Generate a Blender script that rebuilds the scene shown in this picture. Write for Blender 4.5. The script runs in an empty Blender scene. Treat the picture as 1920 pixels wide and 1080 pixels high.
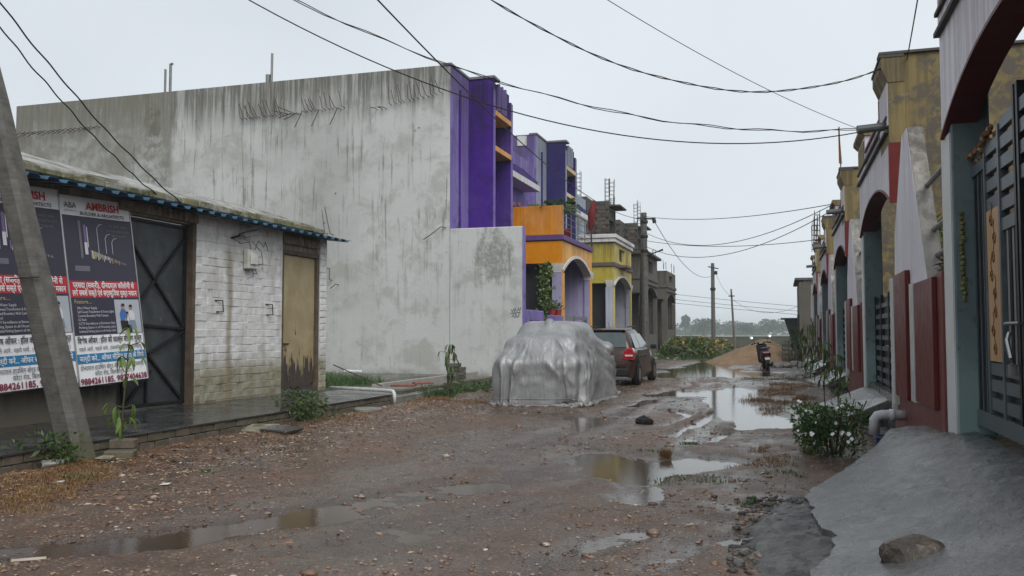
import bpy, bmesh, math, random
import numpy as np
from mathutils import Vector, Matrix
rnd = random.Random(7)
nrs = np.random.RandomState(11)
SC = bpy.context.scene
COL = SC.collection
R = math.radians

# ------------------------------------------------------------------ camera, sky, sun, exposure
cam_d = bpy.data.cameras.new('camera'); cam = bpy.data.objects.new('camera', cam_d); COL.objects.link(cam)
cam_d.sensor_width = 36.0; cam_d.lens = 36.0 * 1640 / 1920
cam_d.clip_start = 0.05; cam_d.clip_end = 3000
cam.location = (0, 0, 1.35)
cam.rotation_euler = (R(90 + 2.967), 0, R(17.11))
SC.camera = cam

W = bpy.data.worlds.new('World'); SC.world = W; W.use_nodes = True
wn = W.node_tree.nodes; wl = W.node_tree.links; wn.clear()
w_out = wn.new('ShaderNodeOutputWorld'); w_bg = wn.new('ShaderNodeBackground')
w_sky = wn.new('ShaderNodeTexSky'); w_sky.sky_type = 'NISHITA'; w_sky.sun_disc = False
SUN_EL, SUN_ROT = R(44), R(143)
w_sky.sun_elevation = SUN_EL; w_sky.sun_rotation = SUN_ROT; w_sky.dust_density = 6.0; w_sky.air_density = 1.5
w_hsv = wn.new('ShaderNodeHueSaturation'); w_hsv.inputs['Saturation'].default_value = 0.25
w_mix = wn.new('ShaderNodeMix'); w_mix.data_type = 'RGBA'; w_mix.inputs[0].default_value = 0.86
# overcast: a nearly even cloud deck with faint soft variation, over a little of the clear-sky light
w_tc = wn.new('ShaderNodeTexCoord'); w_no = wn.new('ShaderNodeTexNoise')
w_no.inputs['Scale'].default_value = 1.4; w_no.inputs['Detail'].default_value = 5; w_no.inputs['Roughness'].default_value = 0.45
w_rmp = wn.new('ShaderNodeValToRGB')
w_rmp.color_ramp.elements[0].position = 0.3; w_rmp.color_ramp.elements[0].color = (4.4, 4.85, 5.2, 1)
w_rmp.color_ramp.elements[1].position = 0.72; w_rmp.color_ramp.elements[1].color = (6.0, 6.5, 6.9, 1)
wl.new(w_tc.outputs['Generated'], w_no.inputs['Vector']); wl.new(w_no.outputs['Fac'], w_rmp.inputs['Fac'])
wl.new(w_sky.outputs[0], w_hsv.inputs['Color'])
wl.new(w_hsv.outputs[0], w_mix.inputs[6]); wl.new(w_rmp.outputs[0], w_mix.inputs[7])
# a cloud deck thins towards the horizon: slightly brighter low down, all the way round
w_sep = wn.new('ShaderNodeSeparateXYZ'); wl.new(w_tc.outputs['Generated'], w_sep.inputs[0])
w_gr = wn.new('ShaderNodeMapRange'); wl.new(w_sep.outputs[2], w_gr.inputs[0])
w_gr.inputs[1].default_value = 0.0; w_gr.inputs[2].default_value = 0.6; w_gr.inputs[3].default_value = 1.14; w_gr.inputs[4].default_value = 0.94
w_mul = wn.new('ShaderNodeVectorMath'); w_mul.operation = 'SCALE'
wl.new(w_mix.outputs[2], w_mul.inputs[0]); wl.new(w_gr.outputs[0], w_mul.inputs['Scale'])
wl.new(w_mul.outputs[0], w_bg.inputs['Color']); w_bg.inputs['Strength'].default_value = 0.105
wl.new(w_bg.outputs[0], w_out.inputs['Surface'])

sun_d = bpy.data.lights.new('sun', 'SUN'); sun = bpy.data.objects.new('sun', sun_d); COL.objects.link(sun)
sun_d.energy = 1.5; sun_d.angle = R(40); sun_d.color = (1.0, 0.97, 0.93)
sun.rotation_euler = Vector((-.45, .58, -.72)).to_track_quat('-Z', 'Y').to_euler()
SC.view_settings.view_transform = 'Standard'; SC.view_settings.look = 'None'
SC.view_settings.exposure = 0.42; SC.view_settings.gamma = 1.0
SC.render.engine = 'CYCLES'
SC.cycles.use_denoising = True
try: SC.cycles.denoiser = 'OPENIMAGEDENOISE'
except Exception: pass
SC.cycles.max_bounces = 8; SC.cycles.diffuse_bounces = 4; SC.cycles.glossy_bounces = 3
SC.cycles.transmission_bounces = 6; SC.cycles.transparent_max_bounces = 8; SC.cycles.volume_bounces = 1
SC.cycles.caustics_reflective = False; SC.cycles.caustics_refractive = False

# ------------------------------------------------------------------ mesh helpers
class B:
    """collects shapes in world (or local) coordinates; build() links them as ONE mesh object"""
    def __init__(s): s.v = []; s.f = []
    def add(s, vs, fs):
        o = len(s.v); s.v += [tuple(map(float, p)) for p in vs]; s.f += [tuple(i + o for i in f) for f in fs]; return s
    def box(s, x0, x1, y0, y1, z0, z1):
        return s.add([(x0,y0,z0),(x1,y0,z0),(x1,y1,z0),(x0,y1,z0),(x0,y0,z1),(x1,y0,z1),(x1,y1,z1),(x0,y1,z1)],
                     [(0,3,2,1),(4,5,6,7),(0,1,5,4),(1,2,6,5),(2,3,7,6),(3,0,4,7)])
    def mbox(s, c, size, M=None):
        sx, sy, sz = [d/2 for d in size]
        ps = [Vector(p) for p in ((-sx,-sy,-sz),(sx,-sy,-sz),(sx,sy,-sz),(-sx,sy,-sz),(-sx,-sy,sz),(sx,-sy,sz),(sx,sy,sz),(-sx,sy,sz))]
        if M is not None: ps = [M @ p for p in ps]
        return s.add([Vector(c) + p for p in ps], [(0,3,2,1),(4,5,6,7),(0,1,5,4),(1,2,6,5),(2,3,7,6),(3,0,4,7)])
    def bar(s, p0, p1, w, h=None):
        """square bar from p0 to p1"""
        p0, p1 = Vector(p0), Vector(p1); d = p1 - p0; L = d.length
        M = d.to_track_quat('Z', 'Y').to_matrix()
        return s.mbox((p0 + p1)/2, (w, h or w, L), M)
    def prism(s, poly, axis, a, b):
        n = len(poly)
        mk = {'x': lambda p, t: (t, p[0], p[1]), 'y': lambda p, t: (p[0], t, p[1]), 'z': lambda p, t: (p[0], p[1], t)}[axis]
        vs = [mk(p, a) for p in poly] + [mk(p, b) for p in poly]
        fs = [tuple(range(n))[::-1], tuple(range(n, 2*n))] + [(i, (i+1) % n, n + (i+1) % n, n + i) for i in range(n)]
        return s.add(vs, fs)
    def tube(s, pts, r, n=6, cap=True):
        pts = [Vector(p) for p in pts]; m = len(pts)
        rr = r if isinstance(r, (list, tuple)) else [r]*m
        rings = []; up = None
        for i in range(m):
            d = (pts[min(i+1, m-1)] - pts[max(i-1, 0)]).normalized()
            if up is None:
                up = Vector((0,0,1)) if abs(d.z) < .9 else Vector((1,0,0))
            x = d.cross(up);
            if x.length < 1e-6: x = d.orthogonal()
            x.normalize(); y = x.cross(d).normalized(); up = y
            rings.append([pts[i] + x*math.cos(2*math.pi*k/n)*rr[i] + y*math.sin(2*math.pi*k/n)*rr[i] for k in range(n)])
        vs = [p for ring in rings for p in ring]; fs = []
        for i in range(m-1):
            for k in range(n):
                fs.append((i*n+k, i*n+(k+1) % n, (i+1)*n+(k+1) % n, (i+1)*n+k))
        if cap: fs += [tuple(range(n))[::-1], tuple((m-1)*n + k for k in range(n))]
        return s.add(vs, fs)
    def cyl(s, p0, p1, r0, r1=None, n=12): return s.tube([p0, p1], [r0, r0 if r1 is None else r1], n)
    def lathe(s, prof, n=16, org=(0,0,0), M=None):
        vs = []; fs = []; m = len(prof)
        for r, z in prof:
            for k in range(n):
                p = Vector((r*math.cos(2*math.pi*k/n), r*math.sin(2*math.pi*k/n), z))
                if M is not None: p = M @ p
                vs.append(p + Vector(org))
        for i in range(m-1):
            for k in range(n): fs.append((i*n+k, i*n+(k+1) % n, (i+1)*n+(k+1) % n, (i+1)*n+k))
        fs += [tuple(range(n))[::-1], tuple((m-1)*n+k for k in range(n))]
        return s.add(vs, fs)
    def blob(s, c, r, seed=0, sub=1, rough=.25, sq=(1,1,1)):
        vs, fs = ICO[sub]; q = random.Random(seed)
        return s.add([(c[0]+p[0]*r*sq[0]*(1+q.uniform(-rough, rough)), c[1]+p[1]*r*sq[1]*(1+q.uniform(-rough, rough)), c[2]+p[2]*r*sq[2]*(1+q.uniform(-rough, rough))) for p in vs], fs)
    def build(s, name, mat, parent=None, smooth=False, bevel=0, local=False, **tags):
        org = Vector((0,0,0)); vs = s.v
        if not local:
            if parent is not None: org = world_org(parent)
            else:
                a = np.array(vs); org = Vector(((a[:,0].min()+a[:,0].max())/2, (a[:,1].min()+a[:,1].max())/2, a[:,2].min()))
            vs = [(p[0]-org.x, p[1]-org.y, p[2]-org.z) for p in vs]
        me = bpy.data.meshes.new(name); me.from_pydata(vs, [], s.f); me.update()
        if bevel:
            bm = bmesh.new(); bm.from_mesh(me); bmesh.ops.recalc_face_normals(bm, faces=bm.faces)
            es = [e for e in bm.edges if len(e.link_faces) == 2 and e.calc_face_angle(0) > .5]
            bmesh.ops.bevel(bm, geom=es, offset=bevel, segments=1, affect='EDGES', clamp_overlap=True)
            bm.to_mesh(me); bm.free()
        return link(name, me, mat, parent, org if parent is None and not local else None, smooth, **tags)

def fixn(me):
    bm = bmesh.new(); bm.from_mesh(me); bmesh.ops.recalc_face_normals(bm, faces=bm.faces); bm.to_mesh(me); bm.free()
def link(name, me, mat, parent=None, loc=None, smooth=False, **tags):
    o = bpy.data.objects.new(name, me); COL.objects.link(o)
    if mat is not None and len(me.materials) == 0: me.materials.append(mat)
    if smooth: me.polygons.foreach_set('use_smooth', [True]*len(me.polygons))
    if parent is not None: o.parent = parent
    if loc is not None: o.location = loc
    for k, v in tags.items():
        if v is not None: o[{'cat': 'category'}.get(k, k)] = v
    return o
def world_org(o):
    v = Vector((0,0,0))
    while o is not None: v += Vector(o.location); o = o.parent
    return v
def thing(name, label, cat, loc=(0,0,0), rz=0, group=None):
    o = bpy.data.objects.new(name, None); COL.objects.link(o); o.empty_display_size = .2
    o.location = loc; o.rotation_euler = (0, 0, rz); o['label'] = label; o['category'] = cat
    if group: o['group'] = group
    return o
def copy_obj(o, parent=None, loc=None, rot=None, scale=None):
    c = o.copy(); COL.objects.link(c); c.parent = parent
    if loc is not None: c.location = loc
    if rot is not None: c.rotation_euler = rot
    if scale is not None: c.scale = scale if hasattr(scale, '__len__') else (scale,)*3
    return c
ICO = {}
for _s in (1, 2, 3):
    _bm = bmesh.new(); bmesh.ops.create_icosphere(_bm, subdivisions=_s, radius=1)
    ICO[_s] = ([tuple(v.co) for v in _bm.verts], [tuple(v.index for v in f.verts) for f in _bm.faces]); _bm.free()

# numpy value noise
_P = nrs.rand(256, 256)
def vnoise(x, y):
    x = np.asarray(x, float); y = np.asarray(y, float)
    xi = np.floor(x).astype(int); yi = np.floor(y).astype(int); fx = x - xi; fy = y - yi
    fx = fx*fx*(3-2*fx); fy = fy*fy*(3-2*fy)
    g = lambda a, b: _P[a & 255, b & 255]
    return (g(xi,yi)*(1-fx) + g(xi+1,yi)*fx)*(1-fy) + (g(xi,yi+1)*(1-fx) + g(xi+1,yi+1)*fx)*fy
def fbm(x, y, o=4, g=.5):
    t = 0; a = 1; n = 0
    for i in range(o): t = t + a*vnoise(np.asarray(x)*2**i + 17.3*i, np.asarray(y)*2**i + 5.1*i); n += a; a *= g
    return t/n - .5
def sstep(a, b, x):
    t = np.clip((x-a)/(b-a), 0, 1); return t*t*(3-2*t)

# ------------------------------------------------------------------ materials
class NT:
    def __init__(s, name):
        s.m = bpy.data.materials.new(name); s.m.use_nodes = True
        s.n = s.m.node_tree.nodes; s.l = s.m.node_tree.links
        s.b = s.n['Principled BSDF']
    def node(s, t, **kw):
        x = s.n.new(t)
        for k, v in kw.items(): setattr(x, k, v)
        return x
    def put(s, sock, v):
        if hasattr(v, 'is_output'): s.l.new(v, sock)
        elif hasattr(v, '__len__') and sock.type == 'RGBA' and len(v) == 3: sock.default_value = (*v, 1)
        else: sock.default_value = v
    def pos(s): return s.node('ShaderNodeNewGeometry').outputs['Position']
    def obj(s): return s.node('ShaderNodeTexCoord').outputs['Object']
    def rand(s): return s.node('ShaderNodeObjectInfo').outputs['Random']
    def xyz(s, v):
        x = s.node('ShaderNodeSeparateXYZ'); s.put(x.inputs[0], v); return x.outputs
    def map(s, v, sc=(1,1,1), loc=(0,0,0)):
        x = s.node('ShaderNodeMapping'); s.put(x.inputs['Vector'], v); x.inputs['Scale'].default_value = sc; x.inputs['Location'].default_value = loc; return x.outputs[0]
    def noise(s, v, sc=1, det=4, rough=.55, dist=0):
        x = s.node('ShaderNodeTexNoise'); s.put(x.inputs['Vector'], v); x.inputs['Scale'].default_value = sc
        x.inputs['Detail'].default_value = det; x.inputs['Roughness'].default_value = rough; x.inputs['Distortion'].default_value = dist
        return x.outputs['Fac']
    def voro(s, v, sc=1, feat='F1', out='Distance'):
        x = s.node('ShaderNodeTexVoronoi'); x.feature = feat; s.put(x.inputs['Vector'], v); x.inputs['Scale'].default_value = sc; return x.outputs[out]
    def math(s, op, a, b=None, c=None):
        x = s.node('ShaderNodeMath', operation=op); s.put(x.inputs[0], a)
        if b is not None: s.put(x.inputs[1], b)
        if c is not None: s.put(x.inputs[2], c)
        return x.outputs[0]
    def rng(s, v, a, b, c=0, d=1, smooth=True):
        x = s.node('ShaderNodeMapRange'); x.interpolation_type = 'SMOOTHSTEP' if smooth else 'LINEAR'
        s.put(x.inputs[0], v); x.inputs[1].default_value = a; x.inputs[2].default_value = b; x.inputs[3].default_value = c; x.inputs[4].default_value = d
        return x.outputs[0]
    def mix(s, f, a, b, mode='MIX'):
        x = s.node('ShaderNodeMix', data_type='RGBA', blend_type=mode); s.put(x.inputs[0], f); s.put(x.inputs[6], a); s.put(x.inputs[7], b); return x.outputs[2]
    def ramp(s, f, stops):
        x = s.node('ShaderNodeValToRGB'); s.put(x.inputs[0], f); e = x.color_ramp.elements
        while len(e) < len(stops): e.new(.5)
        for i, (p, c) in enumerate(stops): e[i].position = p; e[i].color = (*c, 1) if len(c) == 3 else c
        return x.outputs[0]
    def hsv(s, c, h=.5, sa=1, v=1):
        x = s.node('ShaderNodeHueSaturation'); s.put(x.inputs['Color'], c); s.put(x.inputs['Hue'], h); s.put(x.inputs['Saturation'], sa); s.put(x.inputs['Value'], v); return x.outputs[0]
    def bump(s, h, st=.3, d=.01):
        x = s.node('ShaderNodeBump'); s.put(x.inputs['Height'], h); x.inputs['Strength'].default_value = st; x.inputs['Distance'].default_value = d
        s.l.new(x.outputs[0], s.b.inputs['Normal']); return s
    def out(s, col=None, rough=None, metal=None, **kw):
        if col is not None: s.put(s.b.inputs['Base Color'], col)
        if rough is not None: s.put(s.b.inputs['Roughness'], rough)
        if metal is not None: s.put(s.b.inputs['Metallic'], metal)
        for k, v in kw.items(): s.put(s.b.inputs[k.replace('_', ' ')], v)
        return s.m

MC = {}
def plain(name, col, rough=.6, metal=0, var=.12, sc=6, bump=.15, obj=False, **kw):
    """painted / moulded surface: base colour with soft mottling and fine relief"""
    if name in MC: return MC[name]
    t = NT(name); p = t.obj() if obj else t.pos()
    n = t.noise(p, sc, 5); c = t.hsv(col, v=t.rng(n, .25, .75, 1-var, 1+var))
    if bump: t.bump(t.noise(p, sc*9, 3), bump, .004)
    kw.setdefault('Specular_IOR_Level', .22)
    MC[name] = t.out(c, t.rng(n, .3, .7, rough*.85, min(1, rough*1.12)), metal, **kw); return MC[name]
def varied(name, cols, rough=.7, sc=8, bump=.4, bd=.006, hue=0):
    """alike pieces (bricks, stones): each object gets its own shade"""
    if name in MC: return MC[name]
    t = NT(name); p = t.obj(); w = t.pos(); r = t.rand()
    c = t.ramp(r, [(i/max(1, len(cols)-1), k) for i, k in enumerate(cols)])
    n = t.noise(w, sc, 6, .65); c = t.hsv(c, v=t.rng(n, .25, .75, .72, 1.25))
    t.bump(t.noise(w, sc*6, 4), bump, bd)
    MC[name] = t.out(c, rough, Specular_IOR_Level=.22); return MC[name]
def stained(name, col, dark, ztop, zspan=2.0, amt=.6, streak=5, blotch=.35, bcol=None, rough=.75, basez=None, basecol=None, along='xy'):
    """old limewash / painted plaster: rain streaks running down from a ledge at ztop, mould blotches, grimy foot"""
    if name in MC: return MC[name]
    t = NT(name); p = t.pos(); q = t.xyz(p)
    big = t.noise(p, .9, 5, .6); fine = t.noise(p, 14, 5, .6)
    st = t.noise(t.map(p, (streak, streak, .28)), 1, 5, .62, .4)
    st2 = t.noise(t.map(p, (streak*3, streak*3, .5)), 1, 4, .6)
    g = t.rng(q[2], ztop - zspan, ztop, 0, 1)
    g2 = t.math('MULTIPLY', g, t.rng(t.noise(p, .6, 3), .3, .65, .55, 1))
    m = t.rng(t.math('ADD', st, t.math('MULTIPLY', g2, .24)), .52, .72, 0, 1)
    m = t.math('MULTIPLY', m, t.math('ADD', t.math('MULTIPLY', g2, .8), .22))
    m = t.math('MULTIPLY', m, t.rng(st2, .3, .6, .55, 1))
    c = t.hsv(col, v=t.rng(big, .25, .75, .88, 1.08))
    c = t.hsv(c, sa=t.rng(t.noise(p, .5, 4), .35, .7, 1.05, .85))
    bl = t.math('MULTIPLY', t.rng(t.noise(p, 1.7, 8, .68, .6), .52, .64), blotch)
    c = t.mix(bl, c, bcol or dark)
    c = t.mix(t.math('MULTIPLY', m, amt), c, dark)
    if basez is not None:
        f = t.rng(t.math('ADD', q[2], t.math('MULTIPLY', t.noise(p, 3, 5), .5)), basez + .25, basez + .25 - .5, 0, 1)
        c = t.mix(f, c, basecol or dark)
    t.bump(t.math('ADD', fine, t.math('MULTIPLY', big, .6)), .35, .008)
    MC[name] = t.out(c, t.rng(fine, .3, .7, rough*.85, min(1., rough*1.1)), Specular_IOR_Level=.2); return MC[name]

# ------------------------------------------------------------------ ground
WATER_Z = -0.022
PUD = [  # x0, y0, x1, y1, radius, depth : hollows in the mud road that hold rain water
 (-2.4,19.6,-0.75,22.2,.85,.09), (-1.0,18.4,-.75,21.5,.75,.09), (-.95,18.0,-.3,13.9,.58,.085), (-.25,14.2,-.1,13.2,.38,.07),
 (-3.8,28.6,-1.0,30.4,1.9,.11), (-3.0,37.5,-2.6,30.5,1.3,.10), (-3.0,45,-2.9,38,1.0,.09), (-4.2,33.5,-2.0,34.0,1.0,.08),
 (-1.45,11.5,-.95,16.7,.13,.085), (-.9,11.0,-.72,12.4,.10,.075), (-1.95,15.6,-1.45,14.9,.24,.07), (-.55,12.8,-.45,15.2,.18,.06), (-1.7,12.6,-1.35,15.8,.1,.05), (-2.9,16.6,-2.2,18.2,.5,.05),
 (-1.5,8.45,-.75,9.5,.5,.075), (-2.0,9.4,-1.3,8.8,.42,.055), (-2.5,10.6,-1.7,9.5,.34,.040), (-1.3,8.2,-1.1,7.2,.3,.045),
 (-5.2,3.7,-3.95,4.9,.38,.052), (-3.95,4.9,-3.4,5.8,.34,.050), (-3.3,6.0,-2.6,7.4,.42,.038), (-2.5,7.6,-2.1,8.8,.4,.028),
 (-5.1,14.6,-3.1,13.6,.55,.044), (-2.9,12.9,-2.2,11.6,.4,.030), (-3.4,14.4,-2.6,13.0,.4,.026),
 (.0,5.3,.1,5.9,.16,.05), (-.3,5.9,-.05,6.25,.2,.05), (-.75,5.2,-.6,5.7,.2,.045), (-1.2,5.4,-.95,6.0,.24,.04),(-.35,7.2,.0,7.0,.2,.045),
 (-2.6,5.1,-2.0,6.6,.4,.024), (-1.9,4.4,-1.3,5.0,.3,.028), (-.5,6.6,-.2,6.5,.14,.045),
]
def hgt(x, y):
    x = np.asarray(x, float); y = np.asarray(y, float)
    h = fbm(x*.35, y*.35, 3)*.05 + fbm(x*1.3+9, y*1.3, 4)*.045 + fbm(x*5, y*5+3, 4)*.032 + fbm(x*17, y*17, 3)*.012
    wob = fbm(x*1.6+3, y*1.6, 5)*.55 + fbm(x*7, y*7, 3)*.12
    road = sstep(-7.3, -6.2, x)*(1-sstep(.6, 1.6, x))*(1-sstep(60, 80, y))
    h = h*(.35 + .65*road) + .022 + .05*sstep(-5.2, -7.0, x)*road
    for x0, y0, x1, y1, r, dep in PUD:
        dx, dy = x1-x0, y1-y0; L2 = dx*dx + dy*dy + 1e-9
        t = np.clip(((x-x0)*dx + (y-y0)*dy)/L2, 0, 1)
        d = np.hypot(x - x0 - t*dx, y - y0 - t*dy)
        h = h - dep*(1 - sstep(.35, 1.25, d/r + wob))
    # long tyre ruts of the road
    for cx in (-1.3, -2.75):
        c = cx + .35*np.sin(y*.17 + cx) ; d = np.abs(x - c + fbm(x*.7, y*.7, 2)*.5)
        h = h - .028*(1 - sstep(.08, .3, d))*road*sstep(8, 12, y) + .014*(1 - sstep(.06, .2, np.abs(d-.36)))*road*sstep(8, 12, y)
    h = h - .06*sstep(1.0, 1.25, x)*(1-sstep(1.9, 2.4, x))*sstep(9.0, 9.6, y)*(1-sstep(60, 70, y))   # shallow drain at the right-hand walls
    h = h + .12*sstep(-8.2, -9.2, x)*sstep(15.6, 17, y)*(1-sstep(23, 40, y))
    return h
def axis_steps(parts):
    out = []
    for a, b, st in parts: out += list(np.arange(a, b - st*.3, st))
    return np.array(out)
gx = axis_steps([(-900,-60,120),(-60,-14,4),(-14,-8,.5),(-8,-5.2,.085),(-5.2,1.9,.05),(1.9,4,.3),(4,20,3),(20,900,120)]); gx = np.append(gx, 900)
gy = [-60,-20,-6,0,1.2,2.0]; yy = 2.0
while yy < 85: yy += max(.03, .0085*yy); gy.append(yy)
gy = np.array(gy + [90,100,115,135,160,200,260,350,500,700,1000,1400])
XX, YY = np.meshgrid(gx, gy); ZZ = hgt(XX, YY)
nx, ny = len(gx), len(gy)
gv = np.stack([XX.ravel(), YY.ravel(), ZZ.ravel()], 1)
ii = np.arange(nx*ny).reshape(ny, nx)
gf = np.stack([ii[:-1,:-1].ravel(), ii[:-1,1:].ravel(), ii[1:,1:].ravel(), ii[1:,:-1].ravel()], 1)
def np_mesh(name, v, f):
    me = bpy.data.meshes.new(name); n = len(f); k = f.shape[1]
    me.vertices.add(len(v)); me.vertices.foreach_set('co', np.asarray(v, np.float32).ravel())
    me.loops.add(n*k); me.loops.foreach_set('vertex_index', f.astype(np.int32).ravel())
    me.polygons.add(n); me.polygons.foreach_set('loop_start', np.arange(0, n*k, k, dtype=np.int32))
    me.update(calc_edges=True); me.validate(); return me

t = NT('wet_mud_gravel'); p = t.pos(); q = t.xyz(p)
n1 = t.noise(p, .55, 5, .6); n2 = t.noise(p, 3.2, 6, .65); n3 = t.noise(p, 22, 5, .65)
peb = t.voro(p, 34, out='Distance'); pebc = t.voro(p, 34, out='Color'); peb2 = t.voro(p, 80, out='Color')
base = t.ramp(n1, [(.25, (.062,.042,.031)), (.5, (.105,.071,.052)), (.75, (.096,.074,.059))])
base = t.mix(t.rng(n2, .45, .7), base, (.155,.112,.085))
pv = t.xyz(pebc)[0]
base = t.mix(t.math('MULTIPLY', t.rng(peb, .42, .22), t.rng(n2, .3, .6, .25, .9)), base, t.ramp(pv, [(0,(.09,.055,.04)), (.35,(.23,.13,.085)), (.7,(.28,.19,.14)), (.93,(.33,.27,.22)), (1,(.5,.46,.42))]))
base = t.mix(t.math('MULTIPLY', t.rng(t.xyz(peb2)[1], .75, .95), .6), base, (.05,.038,.032))
red = t.rng(t.noise(p, .9, 4), .52, .66); base = t.mix(t.math('MULTIPLY', red, .28), base, (.185,.085,.052))
wet = t.rng(t.math('ADD', q[2], t.math('MULTIPLY', n3, .012)), .03, -.012)          # soaked rim round standing water
wetc = t.hsv(base, v=.62, sa=1.05)
base = t.mix(wet, base, wetc)
far = t.rng(q[1], 66, 80); base = t.mix(far, base, (.075,.085,.04))
side = t.math('MULTIPLY', t.rng(q[0], -7.4, -8.2), t.rng(n2, .35, .6)); base = t.mix(side, base, (.05,.065,.03))
sheen = t.rng(t.noise(t.map(p, (.5,.22,1), (3,1,0)), 1.0, 5, .6), .46, .56)
base = t.mix(t.math('MULTIPLY', sheen, .55), base, t.hsv(base, v=.66, sa=.9))
rg = t.math('ADD', t.rng(n2, .3, .72, .26, .56), t.math('MULTIPLY', t.math('MAXIMUM', wet, t.math('MULTIPLY', sheen, .9)), -.26))
rg = t.math('ADD', rg, t.math('MULTIPLY', n3, .12))
t.bump(t.math('ADD', t.math('MULTIPLY', t.rng(peb, .5, .0), .7), n3), .55, .012)
M_MUD = t.out(base, rg, 0, Specular_IOR_Level=t.rng(t.math('MAXIMUM', wet, sheen), 0, 1, .18, .5))
ground = link('ground', np_mesh('ground', gv, gf), M_MUD, None, None, True, kind='structure')

t = NT('puddle_water'); p = t.pos()
mn = t.noise(p, 1.3, 3)
t.bump(t.math('ADD', t.noise(p, 22, 3), t.math('MULTIPLY', t.noise(p, 70, 2), .5)), .12, .005)
M_WATER = t.out(t.ramp(mn, [(.3,(.055,.037,.026)), (.7,(.085,.060,.044))]), .05, 0, IOR=1.40, Specular_IOR_Level=.6)
wx = np.arange(-5.4, .78, .2); wy = np.arange(3.4, 47, .4); WX, WY = np.meshgrid(wx, wy)
wi = np.arange(WX.size).reshape(WX.shape)
wf = np.stack([wi[:-1,:-1].ravel(), wi[:-1,1:].ravel(), wi[1:,1:].ravel(), wi[1:,:-1].ravel()], 1)
link('puddle_water', np_mesh('puddle_water', np.stack([WX.ravel(), WY.ravel(), np.full(WX.size, WATER_Z)], 1), wf), M_WATER, kind='structure')

import bisect
_gxl, _gyl = list(gx), list(gy)
def gz(x, y):
    i = min(max(bisect.bisect(_gxl, x)-1, 0), nx-2); j = min(max(bisect.bisect(_gyl, y)-1, 0), ny-2)
    fx = (x-_gxl[i])/(_gxl[i+1]-_gxl[i]); fy = (y-_gyl[j])/(_gyl[j+1]-_gyl[j])
    return float((ZZ[j,i]*(1-fx)+ZZ[j,i+1]*fx)*(1-fy) + (ZZ[j+1,i]*(1-fx)+ZZ[j+1,i+1]*fx)*fy)

# loose gravel, broken brick and leaf litter on the mud: too many to count
def scatter_stones(name, n, mat, region, smin, smax, flat=.6, seed=1, sub=1, keep=None):
    q = np.random.RandomState(seed); vs0, fs0 = ICO[sub]; vs0 = np.array(vs0); fs0 = np.array(fs0)
    V = []; F = []; k = 0
    while k < n:
        x, y = region(q)
        if keep is not None and not keep(x, y, q): continue
        z = gz(x, y)
        if z < WATER_Z - .004: k += 1; continue
        s = smin + (smax - smin)*q.rand()**3
        sc = s*np.array([.7+.7*q.rand(), .7+.7*q.rand(), flat*(.5+.6*q.rand())])
        a = q.rand()*6.28; v = vs0*(1 + .35*(q.rand(len(vs0), 1)-.5))*sc
        v = np.stack([v[:,0]*math.cos(a)-v[:,1]*math.sin(a), v[:,0]*math.sin(a)+v[:,1]*math.cos(a), v[:,2]], 1) + [x, y, z + s*.15]
        V.append(v); F.append(fs0 + k_off[0]); k_off[0] += len(vs0); k += 1
    k_off[0] = 0
    return link(name, np_mesh(name, np.concatenate(V), np.concatenate(F)), mat, kind='stuff', label=STUFF[name], cat='gravel')
k_off = [0]
STUFF = {'loose_gravel': 'loose brown and grey gravel strewn over the wet mud road', 'fallen_leaves': 'brown fallen leaves and brick chips littering the mud'}
t = NT('gravel'); p = t.pos(); c = t.voro(p, 9, out='Color')
M_GRAV = t.out(t.ramp(t.xyz(c)[0], [(0,(.075,.05,.04)),(.4,(.19,.105,.07)),(.7,(.22,.155,.12)),(.94,(.30,.25,.21)),(1,(.55,.52,.48))]), t.rng(t.xyz(c)[1], 0, 1, .25, .6))
def road_region(q):
    y = 3.4 + 22*q.rand()**1.7; return -6.9 + 8.1*q.rand(), y
def clump(x, y, q): return vnoise(x*1.1+40, y*1.1) + .6*vnoise(x*3+7, y*3) > .62 + .5*q.rand()
scatter_stones('loose_gravel', 13000, M_GRAV, road_region, .004, .022, .5, seed=3, keep=clump)
STUFF['brick_chips'] = 'scattered red brick chips and stones half sunk in the mud'
scatter_stones('brick_chips', 520, M_GRAV, road_region, .014, .055, .5, seed=13, keep=clump)
# leaves / chips : small curled flakes
t = NT('leaf_litter'); p = t.pos(); c = t.voro(p, 6, out='Color')
M_LEAFL = t.out(t.ramp(t.xyz(c)[0], [(0,(.10,.05,.03)),(.35,(.24,.11,.05)),(.65,(.33,.19,.10)),(.9,(.42,.30,.19)),(1,(.62,.56,.45))]), .45)
q = np.random.RandomState(9); V = []; F = []; o = 0
for i in range(14000):
    if i % 5: y = 5.5 + 11*q.rand()**1.3; x = -7.0 + 1.1*abs(q.randn()) + max(0, (y-5.5))*.03
    else: x, y = road_region(q)
    if x > .6 or (x > -.1 and y < 9 and q.rand() < .4): continue
    z = gz(x, y)
    if z < WATER_Z: continue
    s = .011 + .022*q.rand()**2; a = q.rand()*6.28; up = .35*s
    P = np.array([(-s,0,0),(-.2*s,.42*s,up*q.rand()),(s,0,up*q.rand()),(-.1*s,-.42*s,up*q.rand())])
    P = np.stack([P[:,0]*math.cos(a)-P[:,1]*math.sin(a)+x, P[:,0]*math.sin(a)+P[:,1]*math.cos(a)+y, P[:,2]+z+.006], 1)
    V.append(P); F.append([[o,o+1,o+2,o+3]]); o += 4
link('fallen_leaves', np_mesh('fallen_leaves', np.concatenate(V), np.concatenate(F)), M_LEAFL, kind='stuff', label=STUFF['fallen_leaves'], cat='leaves')

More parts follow.
